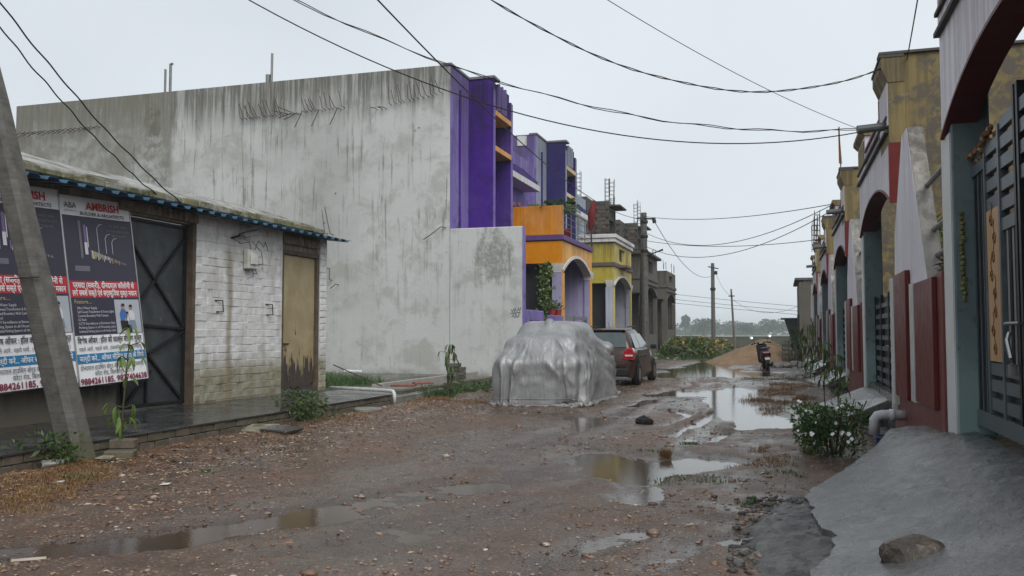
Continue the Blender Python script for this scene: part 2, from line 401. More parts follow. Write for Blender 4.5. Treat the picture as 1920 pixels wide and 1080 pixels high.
# grass and weeds (stuff): blades as tapered strips
def grass(name, label, spots, mat, seed=2, w=.0028, dens=2.2):
    q = np.random.RandomState(seed); V = []; F = []; o = 0
    for cx, cy, rx, ry, n, hmin, hmax in spots:
        for i in range(int(n*dens)):
            r = math.sqrt(q.rand()); a = q.rand()*6.28
            x = cx + rx*r*math.cos(a)*(.6+.5*q.rand()); y = cy + ry*r*math.sin(a)*(.6+.5*q.rand())
            if vnoise(x*2.3+5, y*2.3) < .34: continue
            h = hmin + (hmax-hmin)*q.rand()**1.5; z = max(gz(x, y), WATER_Z) - .004
            b = q.rand()*6.28; lean = h*(.3+.8*q.rand()); dx, dy = math.cos(b)*w, math.sin(b)*w
            c = q.rand()*6.28; lx, ly = math.cos(c)*lean, math.sin(c)*lean
            V.append([(x-dx,y-dy,z),(x+dx,y+dy,z),(x+lx*.4+dx*.7,y+ly*.4+dy*.7,z+h*.65),(x+lx*.4-dx*.7,y+ly*.4-dy*.7,z+h*.65),(x+lx,y+ly,z+h*.9)])
            F.append([(o,o+1,o+2,o+3),(o+3,o+2,o+4,o+4)]); o += 5
    V = np.array(V).reshape(-1, 3)
    me = bpy.data.meshes.new(name); me.from_pydata(V.tolist(), [], [tuple(dict.fromkeys(f)) for ff in F for f in ff]); me.update()
    return link(name, me, mat, kind='stuff', label=label, cat='grass')
t = NT('dry_grass'); p = t.pos(); M_DRY = t.out(t.ramp(t.noise(p, 4, 4), [(.3,(.12,.062,.025)), (.55,(.21,.115,.042)), (.75,(.24,.175,.07))]), .6)
t = NT('green_grass'); p = t.pos(); M_GREEN = t.out(t.ramp(t.noise(p, 5, 4), [(.3,(.03,.065,.018)), (.55,(.055,.12,.03)), (.75,(.11,.16,.05))]), .5)
grass('dry_grass', 'rusty brown dry grass in flattened patches on the mud', [
 (-6.1,6.1,.75,.9,2300,.02,.06), (-6.5,7.2,.5,.5,700,.02,.06), (-5.6,5.2,.5,.6,700,.02,.05), (-6.2,9.6,.5,.9,350,.015,.04), (-6.4,12.2,.5,1.0,420,.02,.05),
 (-5.9,16.2,.9,.7,800,.03,.10), (-6.6,15.9,.5,.5,300,.03,.08), (-1.18,9.75,.13,.10,260,.05,.12), (-.86,9.66,.2,.13,520,.06,.15),
 (-.1,19.0,.8,2.0,2600,.03,.10), (.1,22.5,.7,2.0,1500,.03,.10), (-.2,16.2,.3,1.0,400,.02,.06), (.05,10.3,.45,.5,700,.02,.07), (-.2,9.4,.4,.5,300,.02,.05),
 (-2.9,21.5,.8,1.0,500,.02,.06), (-2.5,26,1.2,2,500,.02,.07), (.2,27,.8,2,500,.03,.09)], M_DRY, 5)
grass('green_grass', 'short green grass tufts and weeds along the walls and verges', [
 (-10.6,18.6,1.5,2.1,5200,.05,.26), (-12.5,20.5,1.2,2.2,2200,.06,.24), (-7.0,18.6,.35,2.6,2200,.05,.2), (-6.8,16.7,.4,.6,900,.04,.16),
 (-7.0,12.1,.2,.25,260,.06,.2), (-7.2,7.1,.25,.35,300,.04,.13), (-5.35,7.3,.06,.05,60,.02,.05), (-5.2,6.7,.07,.07,70,.02,.05), (-6.1,6.5,.25,.2,120,.02,.05), (-6.0,10.3,.12,.12,60,.02,.05),
 (-.75,8.2,.5,.3,260,.01,.035), (-.25,7.3,.12,.1,80,.015,.04), (-1.3,9.9,.3,.15,120,.01,.04), (-1.05,11.0,.2,.12,120,.015,.05), (.0,8.6,.25,.3,140,.015,.04), (-.4,26.5,.9,1.3,900,.02,.08),
 (-7.2,27,.5,4,900,.05,.2), (-6.6,46,1.2,5,2600,.08,.35), (-4.6,48,1.2,5,2000,.08,.3), (-5.2,60,2,9,2600,.1,.4), (-9,78,6,3,1500,.15,.5), (2,78,5,3,900,.15,.5)], M_GREEN, 6, .005, 1.3)

# ------------------------------------------------------------------ shed on its plinth (left)
MB_E = varied('edging_brick', [(.085,.075,.06), (.13,.105,.08), (.10,.10,.07), (.15,.12,.10)], .55, 9)
MB_W = None
def rough_brick(name, sx, sy, sz, seed):
    q = random.Random(seed); b = B()
    b.mbox((0,0,0), (sx, sy, sz)); b.v = [(x+q.uniform(-.006,.006), y+q.uniform(-.006,.006), z+q.uniform(-.004,.004)) for x,y,z in b.v]
    me = bpy.data.meshes.new(name); me.from_pydata(b.v, [], b.f)
    bm = bmesh.new(); bm.from_mesh(me); bmesh.ops.bevel(bm, geom=list(bm.edges), offset=.006, segments=1, affect='EDGES'); bm.to_mesh(me); bm.free(); return me
def lay(name, meshes, mat, parent, spots, jit=.004, rotj=.01):
    org = world_org(parent); q = random.Random(len(spots))
    for me in meshes:
        if len(me.materials) == 0: me.materials.append(mat)
    for (x, y, z) in spots:
        o = bpy.data.objects.new(name, q.choice(meshes)); COL.objects.link(o); o.parent = parent
        o.location = (x-org.x+q.uniform(-jit, jit), y-org.y+q.uniform(-jit, jit)*.5, z-org.z); o.rotation_euler = (q.uniform(-rotj, rotj), q.uniform(-rotj, rotj), q.uniform(-rotj, rotj))

t = NT('wet_black_stone'); p = t.pos(); n = t.noise(p, 2.2, 6, .65)
t.bump(t.noise(p, 12, 4), .12, .006)
M_BLACKST = t.out(t.ramp(n, [(.3,(.022,.023,.024)), (.6,(.045,.045,.043)), (.8,(.09,.085,.075))]), t.rng(n, .3, .75, .08, .4))
plinth = thing('shed_plinth', 'low brick-edged plinth with wet black stone paving in front of the shed', 'plinth', (-8.1, 10, 0))
B().box(-9.3,-7.10,2.2,15.2,-.05,.185).build('core', plain('plinth_core', (.07,.06,.05), .7), plinth)
mes = [rough_brick('edging_brick', .11, .235, .088, i) for i in range(4)]
spots = []
for c in range(2):
    y = 2.3 + .12*(c % 2)
    while y < 15.05: spots.append((-7.055, y, .05 + .097*c)); y += .247
lay('brick', mes, MB_E, plinth, spots, .008, .02)
q = random.Random(4); y = 2.2
while y < 15.1:
    L = min(q.uniform(1.1, 1.7), 15.2 - y)
    if L < .2: break
    for x0, x1 in ((-8.1,-6.98), (-9.08,-8.11)):
        B().box(x0, x1, y+.004, y+L-.004, .19, .214 + q.uniform(0, .004)).build('paving_slab', M_BLACKST, plinth, bevel=.004)
    y += L
B().box(-9.0,-7.0,15.22,17.9,-.02,.15).build('concrete_end', plain('wet_concrete', (.20,.20,.185), .28, var=.25, sc=3), plinth, bevel=.01)

shed = thing('brick_shed', 'low white painted brick shed with blue sheet roof edge and yellow door', 'shed', (-10.5, 12, 0))
# limewashed bricks: white above, washed off and mossy at the foot, brown drip stain below the lamp
t = NT('limewashed_brick'); p = t.pos(); q_ = t.xyz(p); n = t.noise(p, 5, 6, .65); n8 = t.noise(p, 1.6, 5)
c = t.hsv(t.mix(t.rng(n, .3, .7), (.56,.55,.54), (.72,.715,.72)), v=t.rng(t.rand(), 0, 1, .93, 1.04, False))
foot = t.rng(t.math('ADD', q_[2], t.math('MULTIPLY', n8, .7)), 1.42, 1.02)
c = t.mix(foot, c, t.ramp(n, [(.3,(.17,.155,.10)), (.55,(.30,.28,.20)), (.75,(.38,.37,.30))]))
d = t.math('ABSOLUTE', t.math('ADD', q_[1], t.math('MULTIPLY_ADD', t.noise(t.map(p, (1,1,.6)), 2.5, 4), -.16, -12.78)))
drip = t.math('MULTIPLY', t.rng(d, .13, .02), t.math('MULTIPLY', t.rng(q_[2], 3.1, 2.6), t.rng(n8, .25, .5, .45, 1)))
c = t.mix(t.math('MULTIPLY', drip, .75), c, (.22,.18,.11))
grime = t.math('MULTIPLY', t.rng(t.noise(t.map(p, (1,2.5,.6)), 1.4, 6, .68), .48, .66), .5); c = t.mix(grime, c, (.34,.32,.28))
chip = t.rng(t.noise(p, 9, 5, .7), .61, .68); c = t.mix(t.math('MULTIPLY', chip, .7), c, (.22,.20,.17))
t.bump(t.noise(p, 30, 5), .5, .006)
M_LIME = t.out(c, .75)
def wallface(y0, y1, z0, z1, skip=()):
    out = []; r = 0; z = z0
    while z < z1 - .03:
        y = y0 - (.14 if r % 2 else 0)
        while y < y1:
            a, b_ = max(y, y0), min(y + .285, y1)
            if b_ - a > .26: out.append((-9.06, (a+b_)/2, z + .0625))
            y += .29
        z += .131; r += 1
    return out
mes = [rough_brick('wall_brick', .10, .281, .124, 10+i) for i in range(5)]
lay('brick', mes, M_LIME, shed, wallface(11.96, 14.5, .24, 3.22), .005, .006)
hb = rough_brick('half_brick', .10, .139, .124, 31)
lay('brick', [hb], M_LIME, shed, [(-9.06, yy_, .24 + .131*r + .0625) for r in range(23) for yy_ in ((12.03, 14.43)[r % 2:][:1])], .004, .006)
mb2 = rough_brick('pier_brick', .10, .25, .124, 41)
lay('brick', [mb2], M_LIME, shed, [(-9.06, 16.07, .24 + .131*r + .0625) for r in range(23)], .005, .008)
M_SHEDW = plain('shed_mortar', (.50,.50,.50), .85, var=.25, sc=4)
B().box(-9.25,-9.018,11.965,14.515,.2,3.3).build('limewashed_wall', M_LIME, shed); B().box(-9.25,-9.018,15.93,16.2,.2,3.3).build('limewashed_pier', M_LIME, shed)
MS_ = stained('shed_side', (.33,.31,.28), (.10,.09,.07), 3.3, 2, .7)
for bb in ((-9.25,-9.08,14.52,15.93,2.96,3.3), (-9.25,-9.08,2.5,10.2,.2,3.3), (-9.25,-9.08,10.2,11.95,3.1,3.3), (-13.5,-9.251,16.02,16.2,.2,3.3)): B().box(*bb).build('wall', MS_, shed)
# lintel course of plain bricks over the doors
mes = [rough_brick('lintel_brick', .10, .11, .15, 50+i) for i in range(3)]
lay('lintel_brick', mes, varied('lintel', [(.19,.15,.11), (.26,.22,.17), (.14,.115,.09)], .8), shed, [(-9.04, 10.3+.125*i, 3.2) for i in range(14)] + [(-9.05, 14.6+.125*i, 3.14) for i in range(11)], .006, .02)
# low dark base wall under the banners
B().box(-9.07,-8.98,2.5,10.2,.2,.62).build('base_wall', stained('base_w', (.13,.115,.09), (.03,.03,.025), .7, .5, .7), shed)
# roof: corrugated sheet, coping blocks, lime-plastered slab
t = NT('blue_sheet'); p = t.pos(); M_BLUE = t.out(t.mix(t.rng(t.noise(p, 7, 5), .4, .7), (.02,.075,.13), (.035,.12,.19)), .38, .2)
prof = []; y = 2.4
while y < 16.4:
    prof += [(y, 0), (y+.10, 0), (y+.13, .045), (y+.27, .045)]; y += .30
b = B(); top = [(-8.58, py, 3.24+pz) for py, pz in prof]; bk = [(-9.6, py, 3.36+pz) for py, pz in prof]
n = len(prof); b.add(top + bk, [(i, i+1, n+i+1, n+i) for i in range(n-1)]); b.add([(x,y_,z-.006) for x,y_,z in top+bk], [(n+i, n+i+1, i+1, i) for i in range(n-1)])
b.add([p_ for p_ in top] + [(x,y_,z-.006) for x,y_,z in top], [(i+1, i, n+i, n+i+1) for i in range(n-1)])
roofsheet = b.build('roof_sheet', M_BLUE, shed)
t = NT('mossy_coping'); p = t.pos(); n = t.noise(p, 4, 6, .7); r_ = t.rand()
t.bump(t.noise(p, 18, 5), .7, .012)
M_COPE = t.out(t.mix(t.rng(n, .42, .62), t.ramp(r_, [(0,(.20,.19,.15)), (.5,(.27,.26,.22)), (1,(.19,.175,.10))]), (.095,.09,.035)), .85)
q = random.Random(12); y = 2.6; k = 0
while y < 15.75:
    L = q.uniform(.34, .46); b = B(); b.box(-9.25, -8.88+q.uniform(-.015,.015), y, y+L-.012, 3.36, 3.47+q.uniform(-.025,.015))
    b.v = [(x+q.uniform(-.008,.008), yy_, z+q.uniform(-.008,.008)) for x, yy_, z in b.v]; b.build('coping_block', M_COPE, shed, bevel=.015); y += L
t = NT('weathered_lime_roof'); p = t.pos(); n = t.noise(p, 1.8, 7, .7); t.bump(t.noise(p, 9, 6, .65), .6, .02)
M_LROOF = t.out(t.ramp(n, [(.36,(.07,.065,.045)), (.47,(.20,.195,.17)), (.60,(.40,.40,.385)), (.72,(.25,.25,.22))]), .7)
gx_ = np.linspace(-9.0, -13.6, 14); gy_ = np.linspace(2.5, 15.86, 60); A_, C_ = np.meshgrid(gx_, gy_)
Z_ = 3.50 + (-A_-9.0)*.36*np.clip(1-(-A_-9.0)/9, 0, 1) + fbm(A_*2, C_*2, 4)*.09 + fbm(A_*7, C_*7, 3)*.03
C_ = C_ + fbm(A_*3, C_*0+2, 3)*.15*(gy_[:,None] > 15.6)
mi = np.arange(A_.size).reshape(A_.shape)
vv = np.stack([A_.ravel(), C_.ravel(), Z_.ravel()], 1) - [-10.5, 12, 0]
ff = np.stack([mi[:-1,:-1].ravel(), mi[1:,:-1].ravel(), mi[1:,1:].ravel(), mi[:-1,1:].ravel()], 1)
rs = link('roof_slab', np_mesh('roof_slab', vv, ff), M_LROOF, shed, None, True)
md = rs.modifiers.new('thick', 'SOLIDIFY'); md.thickness = .1
# door: yellow paint peeling off at the foot over dark wood
M_DOORF = plain('door_frame_wood', (.10,.075,.055), .7, var=.3)
b = B(); b.box(-9.14,-9.03,14.52,14.60,.2,2.93); b.box(-9.14,-9.03,15.83,15.92,.2,2.93); b.box(-9.14,-9.028,14.52,15.92,2.87,2.955); b.build('door_frame', M_DOORF, shed, bevel=.006)
t = NT('peeling_yellow_paint'); p = t.pos(); q_ = t.xyz(p)
e = t.noise(t.map(p, (1,7,.9)), 1.6, 5, .7); f = t.rng(t.math('ADD', q_[2], t.math('MULTIPLY', e, -1.9)), -.13, -.18)
hole = t.rng(t.noise(t.map(p, (1,7,1.8), (0,3,1)), 1.3, 4, .6), .64, .66); hole = t.math('MULTIPLY', hole, t.rng(q_[2], 1.9, 1.3))
f = t.math('MAXIMUM', f, hole)
yl = t.mix(t.rng(t.noise(p, 3, 5), .35, .7), (.30,.235,.125), (.38,.31,.18)); wd = t.mix(t.rng(t.noise(t.map(p, (1,20,1.5)), 2, 5), .3, .7), (.030,.022,.018), (.075,.055,.045))
t.bump(t.math('ADD', t.math('MULTIPLY', t.math('SUBTRACT', 1, f), .8), t.noise(t.map(p, (1,20,1.5)), 2, 4)), .5, .008)
M_YDOOR = t.out(t.mix(f, yl, wd), .6)
q = random.Random(3); y0, y1 = 14.61, 15.82; pl = [(y0, 2.86), (y1, 2.86)]
for i in range(15): pl.append((y1 - (y1-y0)*i/14, .26 + q.uniform(0, .07) + (.07 if i < 2 else 0)))
door = B().prism(pl, 'x', -9.125, -9.085).build('door', M_YDOOR, shed)
M_IRON = plain('dark_iron', (.04,.036,.034), .5, .6, var=.3, sc=20)
b = B(); b.bar((-9.075,14.68,1.15),(-9.075,14.86,1.15),.02); b.tube([(-9.075,14.72,1.12),(-9.04,14.72,1.06),(-9.05,14.74,1.0),(-9.075,14.72,1.05)], .008, 5); b.build('latch', M_IRON, door)
# iron double gate behind the banners
t = NT('grey_sheet_steel'); p = t.pos(); n = t.noise(p, 3, 6, .6)
c = t.mix(t.rng(n, .35, .7), (.045,.052,.055), (.085,.095,.10)); sp = t.rng(t.noise(t.map(p, (1,4,1.2)), 3.5, 6, .75), .66, .69); c = t.mix(t.math('MULTIPLY', sp, .8), c, (.38,.40,.40))
M_SHEETG = t.out(c, .42, .3)
gate = B().box(-9.2,-9.17,9.0,11.88,.24,3.08).build('gate', M_SHEETG, shed)
M_BARG = plain('gate_bar', (.03,.032,.034), .45, .5)
def shed_bar(p, q_): B().bar((-9.145, *p), (-9.145, *q_), .045, .035).build('gate_brace', M_BARG, gate)
for p_, q_ in (((10.52,.26),(10.52,3.06)), ((11.84,.26),(11.84,3.06)), ((10.5,.28),(11.86,.28)), ((10.5,3.04),(11.86,3.04)), ((10.5,1.5),(11.86,1.42)),
               ((10.55,2.78),(11.82,1.46)), ((10.55,1.55),(11.82,2.85)), ((10.55,1.45),(11.82,.3)), ((10.55,.3),(11.1,.78)), ((10.6,.85),(11.82,1.38)), ((11.0,.3),(11.0,.8))): shed_bar(p_, q_)
b = B(); b.box(-9.25,-9.02,11.88,11.96,.2,3.12); b.build('gate_jamb', M_DOORF, shed)

# wall lamp, meter box, hooks on the shed
lamp = thing('wall_lamp', 'grey street lamp head on a short arm under the blue roof edge', 'lamp', (-9.0, 12.9, 3.0))
B().mbox((-8.86,13.2,3.11), (.13,.52,.05), Matrix.Rotation(R(14),3,'X')).build('lamp_head', plain('lamp_grey', (.16,.17,.18), .4, .3), lamp, bevel=.012)
B().tube([(-9.06,12.86,2.98),(-8.95,12.9,3.0),(-8.88,12.98,3.05)], .018, 7).build('arm', M_IRON, lamp)
B().mbox((-8.86,13.2,3.078), (.09,.4,.012), Matrix.Rotation(R(14),3,'X')).build('lens', plain('lamp_lens', (.6,.62,.62), .25), lamp)
mt = thing('meter_box', 'white electricity meter box with tangled leads on the brick wall', 'meter', (-9.0, 13.35, 2.45))
M_MET = plain('meter_white', (.52,.52,.48), .5, var=.2)
B().box(-9.0,-8.89,13.22,13.52,2.48,2.82).build('box', M_MET, mt, bevel=.015)
B().box(-8.89,-8.86,13.27,13.47,2.56,2.76).build('dial_cover', plain('meter_face', (.62,.62,.58), .3), mt, bevel=.01)
for pts in ([(-8.9,13.3,2.82),(-8.86,13.2,2.95),(-8.9,13.0,2.9),(-9.0,12.9,2.98)], [(-8.9,13.42,2.82),(-8.88,13.5,3.0),(-8.9,13.7,2.9),(-9.0,13.9,3.02),(-9.0,14.0,2.86)], [(-8.9,13.5,2.55),(-8.86,13.62,2.6),(-8.88,13.6,2.8),(-8.95,13.4,2.98)], [(-8.9,13.35,2.49),(-8.88,13.36,2.36),(-8.97,13.3,2.3)], [(-8.9,13.42,2.49),(-8.88,13.48,2.4),(-8.97,13.5,2.42)]):
    B().tube(pts, .0055, 5).build('lead', plain('cable_black', (.02,.02,.02), .5), mt)
for y, z, lab in ((12.54,1.8,'small square iron loop on white brick wall beside the gate'), (14.04,1.78,'small square iron loop on white brick wall beside the yellow door')):
    B().tube([(-9.0,y-.09,z+.1),(-8.96,y+.06,z+.1),(-8.95,y+.07,z-.09),(-9.0,y-.06,z-.09)], .011, 5).build('wall_loop', M_IRON, label=lab, cat='loop', group='iron loops on the shed wall')

# ------------------------------------------------------------------ advertising banners leaning on the shed
def text_mesh(body, mat, parent, x, y, z, width=None, size=.1, align='LEFT', bold=0, name='lettering', maxw=None):
    cu = bpy.data.curves.new('lettering', 'FONT'); cu.body = body; cu.size = size; cu.align_x = 'LEFT'; cu.offset = bold; cu.resolution_u = 2
    o = bpy.data.objects.new('tmp_lettering', cu); COL.objects.link(o)
    dg = bpy.context.evaluated_depsgraph_get(); me = bpy.data.meshes.new_from_object(o.evaluated_get(dg))
    bpy.data.objects.remove(o); bpy.data.curves.remove(cu)
    n = len(me.vertices)
    if n == 0: return None
    a = np.zeros(n*3, np.float32); me.vertices.foreach_get('co', a); a = a.reshape(-1, 3)
    a[:,0] -= a[:,0].min(); w = a[:,0].max()
    if width: a[:,0] *= width/max(w, 1e-6); w = width
    if align == 'CENTER': a[:,0] -= w/2
    if align == 'RIGHT': a[:,0] -= w
    me.vertices.foreach_set('co', a.ravel()); me.materials.clear(); me.materials.append(mat)
    ob = link(name, me, mat, parent); ob.location = (x, y, z); return ob
def flat(name, col, rough=.35):
    return plain(name, col, rough, var=.06, sc=3, bump=0)
F_WHITE = flat('banner_white', (.80,.81,.83)); F_NAVY = flat('banner_navy', (.045,.042,.065)); F_RED = flat('banner_red', (.48,.035,.045)); F_BLUEB = flat('banner_blue', (.035,.20,.40))
F_INK = flat('banner_ink', (.035,.035,.05)); F_MAR = flat('banner_maroon', (.20,.02,.045)); F_PALE = flat('banner_pale', (.6,.6,.63)); F_GOLD = flat('banner_gold', (.45,.38,.18)); F_GREYP = flat('banner_grey', (.42,.45,.50))
F_SKIN = flat('banner_skin', (.40,.22,.16)); F_SHIRT = flat('banner_shirt', (.05,.15,.42)); F_JEAN = flat('banner_jean', (.20,.26,.34)); F_HAIR = flat('banner_hair', (.03,.02,.02)); F_VIO = flat('banner_violet', (.20,.13,.30)); F_DIM = flat('banner_dim', (.16,.15,.18))
def banner(y0, label):
    Wd, Hh = 1.285, 2.55
    o = thing('advertising_banner', label, 'banner', (-8.73, y0 + .09, .655), 0, 'builder banners leaning on the shed')
    up = Vector((-.33, -.10, 2.53)).normalized(); xr = Vector((0, 1, 0.012)).normalized(); nz = xr.cross(up).normalized(); xr = up.cross(nz)
    M = Matrix((xr, up, nz)).transposed().to_4x4(); M.translation = o.location; o.matrix_world = M
    def rect(name, x0, x1, y0_, y1_, mat, lev=1, par=o):
        b = B(); z = .004*lev; b.add([(x0,y0_,z),(x1,y0_,z),(x1,y1_,z),(x0,y1_,z)], [(0,1,2,3)]); return b.build(name, mat, par, local=True)
    b = B(); b.box(0,Wd,0,Hh,-.025,0); b.build('board', F_WHITE, o, local=True)
    b = B(); b.box(-.012,.004,0,Hh,-.03,.012); b.box(Wd-.004,Wd+.012,0,Hh,-.03,.012); b.build('edge_tube', plain('banner_edge', (.42,.42,.43), .35, .6), o, local=True)
    Y = lambda f: Hh*(1-f)
    rect('picture_panel', .006, Wd-.006, Y(.452), Y(.105), F_NAVY)
    rect('slogan_band', .006, Wd-.006, Y(.539), Y(.452), F_RED)
    rect('features_panel', .006, Wd-.006, Y(.739), Y(.539), F_NAVY)
    rect('offer_band', .006, Wd-.006, Y(.886), Y(.836), F_BLUEB)
    # night street picture: pillars, lamp posts, row of lit roofs
    q = random.Random(5)
    rect('pillar_print', .27,.31, Y(.33),Y(.13), F_DIM, 2); rect('pillar_print', .355,.40, Y(.28),Y(.15), F_VIO, 2); rect('pillar_print', .41,.425, Y(.27),Y(.16), F_PALE, 2)
    rect('tower_print', .345,.40, Y(.31),Y(.245), F_PALE, 3)
    rect('forecourt_print', .14, .40, Y(.40),Y(.372), F_DIM, 2)
    for i in range(26):
        x = .44 + i*.026; s = 1 - i*.028; yb = .285 + i*.0026
        rect('roof_print', x, x+.02*s, Y(yb+.05*s*q.uniform(.5,1)), Y(yb), (F_PALE, F_GOLD, F_VIO, F_GREYP)[q.randrange(4)], 3)
    for x, h in ((.60,.145),(.74,.195),(.86,.215)):
        b = B(); b.tube([(x,Y(.30),.009),(x,Y(h+.02),.009),(x+.04,Y(h),.009),(x+.10,Y(h-.006),.009)], .005, 4); b.build('street_lamp_print', F_GREYP, o, local=True)
    # family photograph: simple generic figures
    rect('family_photo', .78, Wd-.02, Y(.737), Y(.552), F_GREYP, 2)
    def fig(x, yf, sc, shirt, leg):
        b = B(); b.add([(x+.07*sc*c_, Y(yf)+.085*sc*s_, .0125) for c_, s_ in ((-1,-2.2),(1,-2.2),(1.15,-1),(.6,-.2),(-.6,-.2),(-1.15,-1))], [(0,1,2,3,4,5)]); b.build('figure_print', shirt, o, local=True)
        b = B(); b.add([(x+.035*sc*math.cos(a_*.785), Y(yf)+.02*sc+.045*sc*math.sin(a_*.785), .0165) for a_ in range(8)], [tuple(range(8))]); b.build('face_print', F_SKIN, o, local=True)
        b = B(); b.add([(x-.037*sc,Y(yf)+.03*sc,.0175),(x+.037*sc,Y(yf)+.03*sc,.0175),(x+.03*sc,Y(yf)+.072*sc,.0175),(x-.03*sc,Y(yf)+.072*sc,.0175)], [(0,1,2,3)]); b.build('hair_print', F_HAIR, o, local=True)
        b = B(); b.add([(x-.08*sc,Y(yf)-.19*sc,.0145),(x+.08*sc,Y(yf)-.19*sc,.0145),(x+.1*sc,Y(yf)-.33*sc,.0145),(x-.07*sc,Y(yf)-.33*sc,.0145)], [(0,1,2,3)]); b.build('legs_print', leg, o, local=True)
    fig(.93, .60, .92, F_SHIRT, F_HAIR); fig(1.08, .605, .85, F_PALE, F_JEAN); fig(1.0, .64, .72, F_WHITE, F_HAIR)
    # lettering (vowel sign i is typed before its consonant: no shaping in text curves)
    T = lambda body, m, x, f, w, sz, al='LEFT', bold=0: text_mesh(body, m, o, x, Y(f), .013, w, sz, al, bold)
    T('ABA', F_INK, .06, .066, .21, .11); T('ARCHITECTS', F_INK, .06, .084, .21, .025)
    T('AMBRISH', F_RED, .44, .066, .62, .150, bold=.004); T('BUILDER & ARCHITECTS', F_INK, .33, .098, .82, .068, bold=.001)
    for i, s_ in enumerate(('नया सकरी, परसदा', 'घर आपके सपनों का हो तो', 'यहीं पर बुक करें')): T(s_, F_DIM, 1.0, .152+.026*i, (.36,.42,.28)[i], .045, 'CENTER')
    T('परसदा (सकरी), दीनदयाल कॉलोनी से', F_WHITE, .06, .489, 1.14, .105, bold=.002); T('लगे सबसे सस्ते एवं सर्वसुिवधा युक्त मकान', F_WHITE, .04, .530, 1.20, .105, bold=.002)
    T('Feature....', F_GOLD, .06, .572, .30, .075)
    for i, s_ in enumerate(('24hrs Water Supply', 'Self Owned Transformer & Street Lights', 'Covered Boundary Wall Campus', 'CC Road', 'CCTV Surveillance at Entrance Gate', 'Parking Space in all Housing units', 'Individual Parking Space in all House Units')):
        T(s_, F_PALE, .09, .602+.0205*i, min(.66, .0195*len(s_)), .048)
    T('िवशेष ऑफर : हॉल की फाल्स सीिलंग मुफ्त', F_INK, .04, .781, 1.2, .105, bold=.002); T('पहले आयें.. पहले पायें.. (फायनेंस सुिवधा उपलब्ध)', F_INK, .05, .821, 1.16, .07)
    T('जल्दी करें... ऑफर सीिमत समय के िलये', F_WHITE, .04, .874, 1.2, .095, bold=.001)
    T('दीनदयाल हाउिसंग बोर्ड के पीछे, परसदा (सकरी)', F_INK, .04, .920, 1.18, .082); T('कोटा रोड, िबलासपुर (छ.ग.)', F_INK, .64, .952, .72, .080, 'CENTER')
    T('9884261185, 9827404638', F_MAR, .02, .993, 1.24, .112, bold=.003)
    return o
banner(9.17, 'builder advertising banner next to the X-braced iron gate')
banner(7.865, 'builder advertising banner crossed by the leaning concrete pole')

# ------------------------------------------------------------------ leaning concrete pole in front of the shed
t = NT('pole_concrete'); p = t.obj(); n = t.noise(p, 6, 6, .65); z = t.xyz(t.pos())[2]
c = t.ramp(n, [(.3,(.055,.052,.046)), (.55,(.105,.10,.09)), (.75,(.145,.14,.128))])
c = t.mix(t.rng(t.math('ADD', z, t.math('MULTIPLY', n, .5)), .75, .2), c, (.10,.095,.05))
t.bump(t.math('ADD', t.noise(p, 24, 5), t.noise(t.map(p, (2,2,30)), 1, 2)), .5, .01)
M_POLE = t.out(c, .75)
lp = thing('leaning_pole', 'thick grey concrete utility pole leaning in front of the advertising banners', 'pole', (-7.0, 7.42, -.05))
b = B(); pb = Vector((-6.98, 7.45, -.1)); pt = Vector((-8.15, 6.85, 5.35)); q = random.Random(2)
rings = []; N = 22
for i in range(N):
    f = i/(N-1); c_ = pb.lerp(pt, f); w = .165 - .06*f; d_ = .135 - .04*f
    j = lambda: q.uniform(-.004, .004)
    rings += [(c_.x+sx*w+j(), c_.y+sy*d_+j(), c_.z) for sx, sy in ((-1,-.6),(-.6,-1),(.6,-1),(1,-.6),(1,.6),(.6,1),(-.6,1),(-1,.6))]
b.add(rings, [(i*8+k, i*8+(k+1) % 8, i*8+8+(k+1) % 8, i*8+8+k) for i in range(N-1) for k in range(8)] + [tuple((N-1)*8+k for k in range(8))])
b.build('shaft', M_POLE, lp)
c_ = pb.lerp(pt, .37); B().tube([c_+Vector((-.2,-.13,0)), c_+Vector((.05,-.16,.0)), c_+Vector((.17,-.12,.01))], .007, 5).build('wire_band', M_IRON, lp)
for i, (dx, dy, dz, sx, sy, sz, rz, lab) in enumerate(((.30,.22,0.04,.30,.20,.10,.5,'loose grey brick block at the foot of the leaning pole'), (.22,.36,.14,.26,.16,.1,.4,'upper loose brick stacked beside the leaning pole'))):
    B().mbox((-6.98+dx, 7.45+dy, dz+.03), (sx, sy, sz), Matrix.Rotation(rz,3,'Z')).build('loose_brick', MB_E, bevel=.012, label=lab, cat='brick', group='loose bricks by the pole')

# ------------------------------------------------------------------ left row of houses
def arch_poly(y0, y1, zt, zs, zc, n=14, curve=2.0):
    """outline of a wall y0..y1 up to zt with an arched underside springing at zs, crown zc (opening spans the wall)"""
    pts = [(y0, zt), (y0, zs)]
    for i in range(1, n):
        f = i/n; pts.append((y0 + (y1-y0)*f, zs + (zc-zs)*(1 - abs(2*f-1)**curve)))
    return pts + [(y1, zs), (y1, zt)]
def arch_trim(y0, y1, zs, zc, x0, x1, w=.09, n=14, curve=2.0):
    b = B(); up = []; lo = []
    for i in range(n+1):
        f = i/n; z = zs + (zc-zs)*(1 - abs(2*f-1)**curve); y = y0 + (y1-y0)*f
        lo.append((y, z-.01)); up.append((y + (2*f-1)*w*.6, z + w))
    for i in range(n): b.prism([lo[i], lo[i+1], up[i+1], up[i]], 'x', x0, x1)
    return b
t = NT('old_side_wall'); p = t.pos(); q_ = t.xyz(p)
big = t.noise(p, .35, 5, .6); mid = t.noise(p, 1.3, 7, .68, .3); fine = t.noise(p, 12, 6, .65)
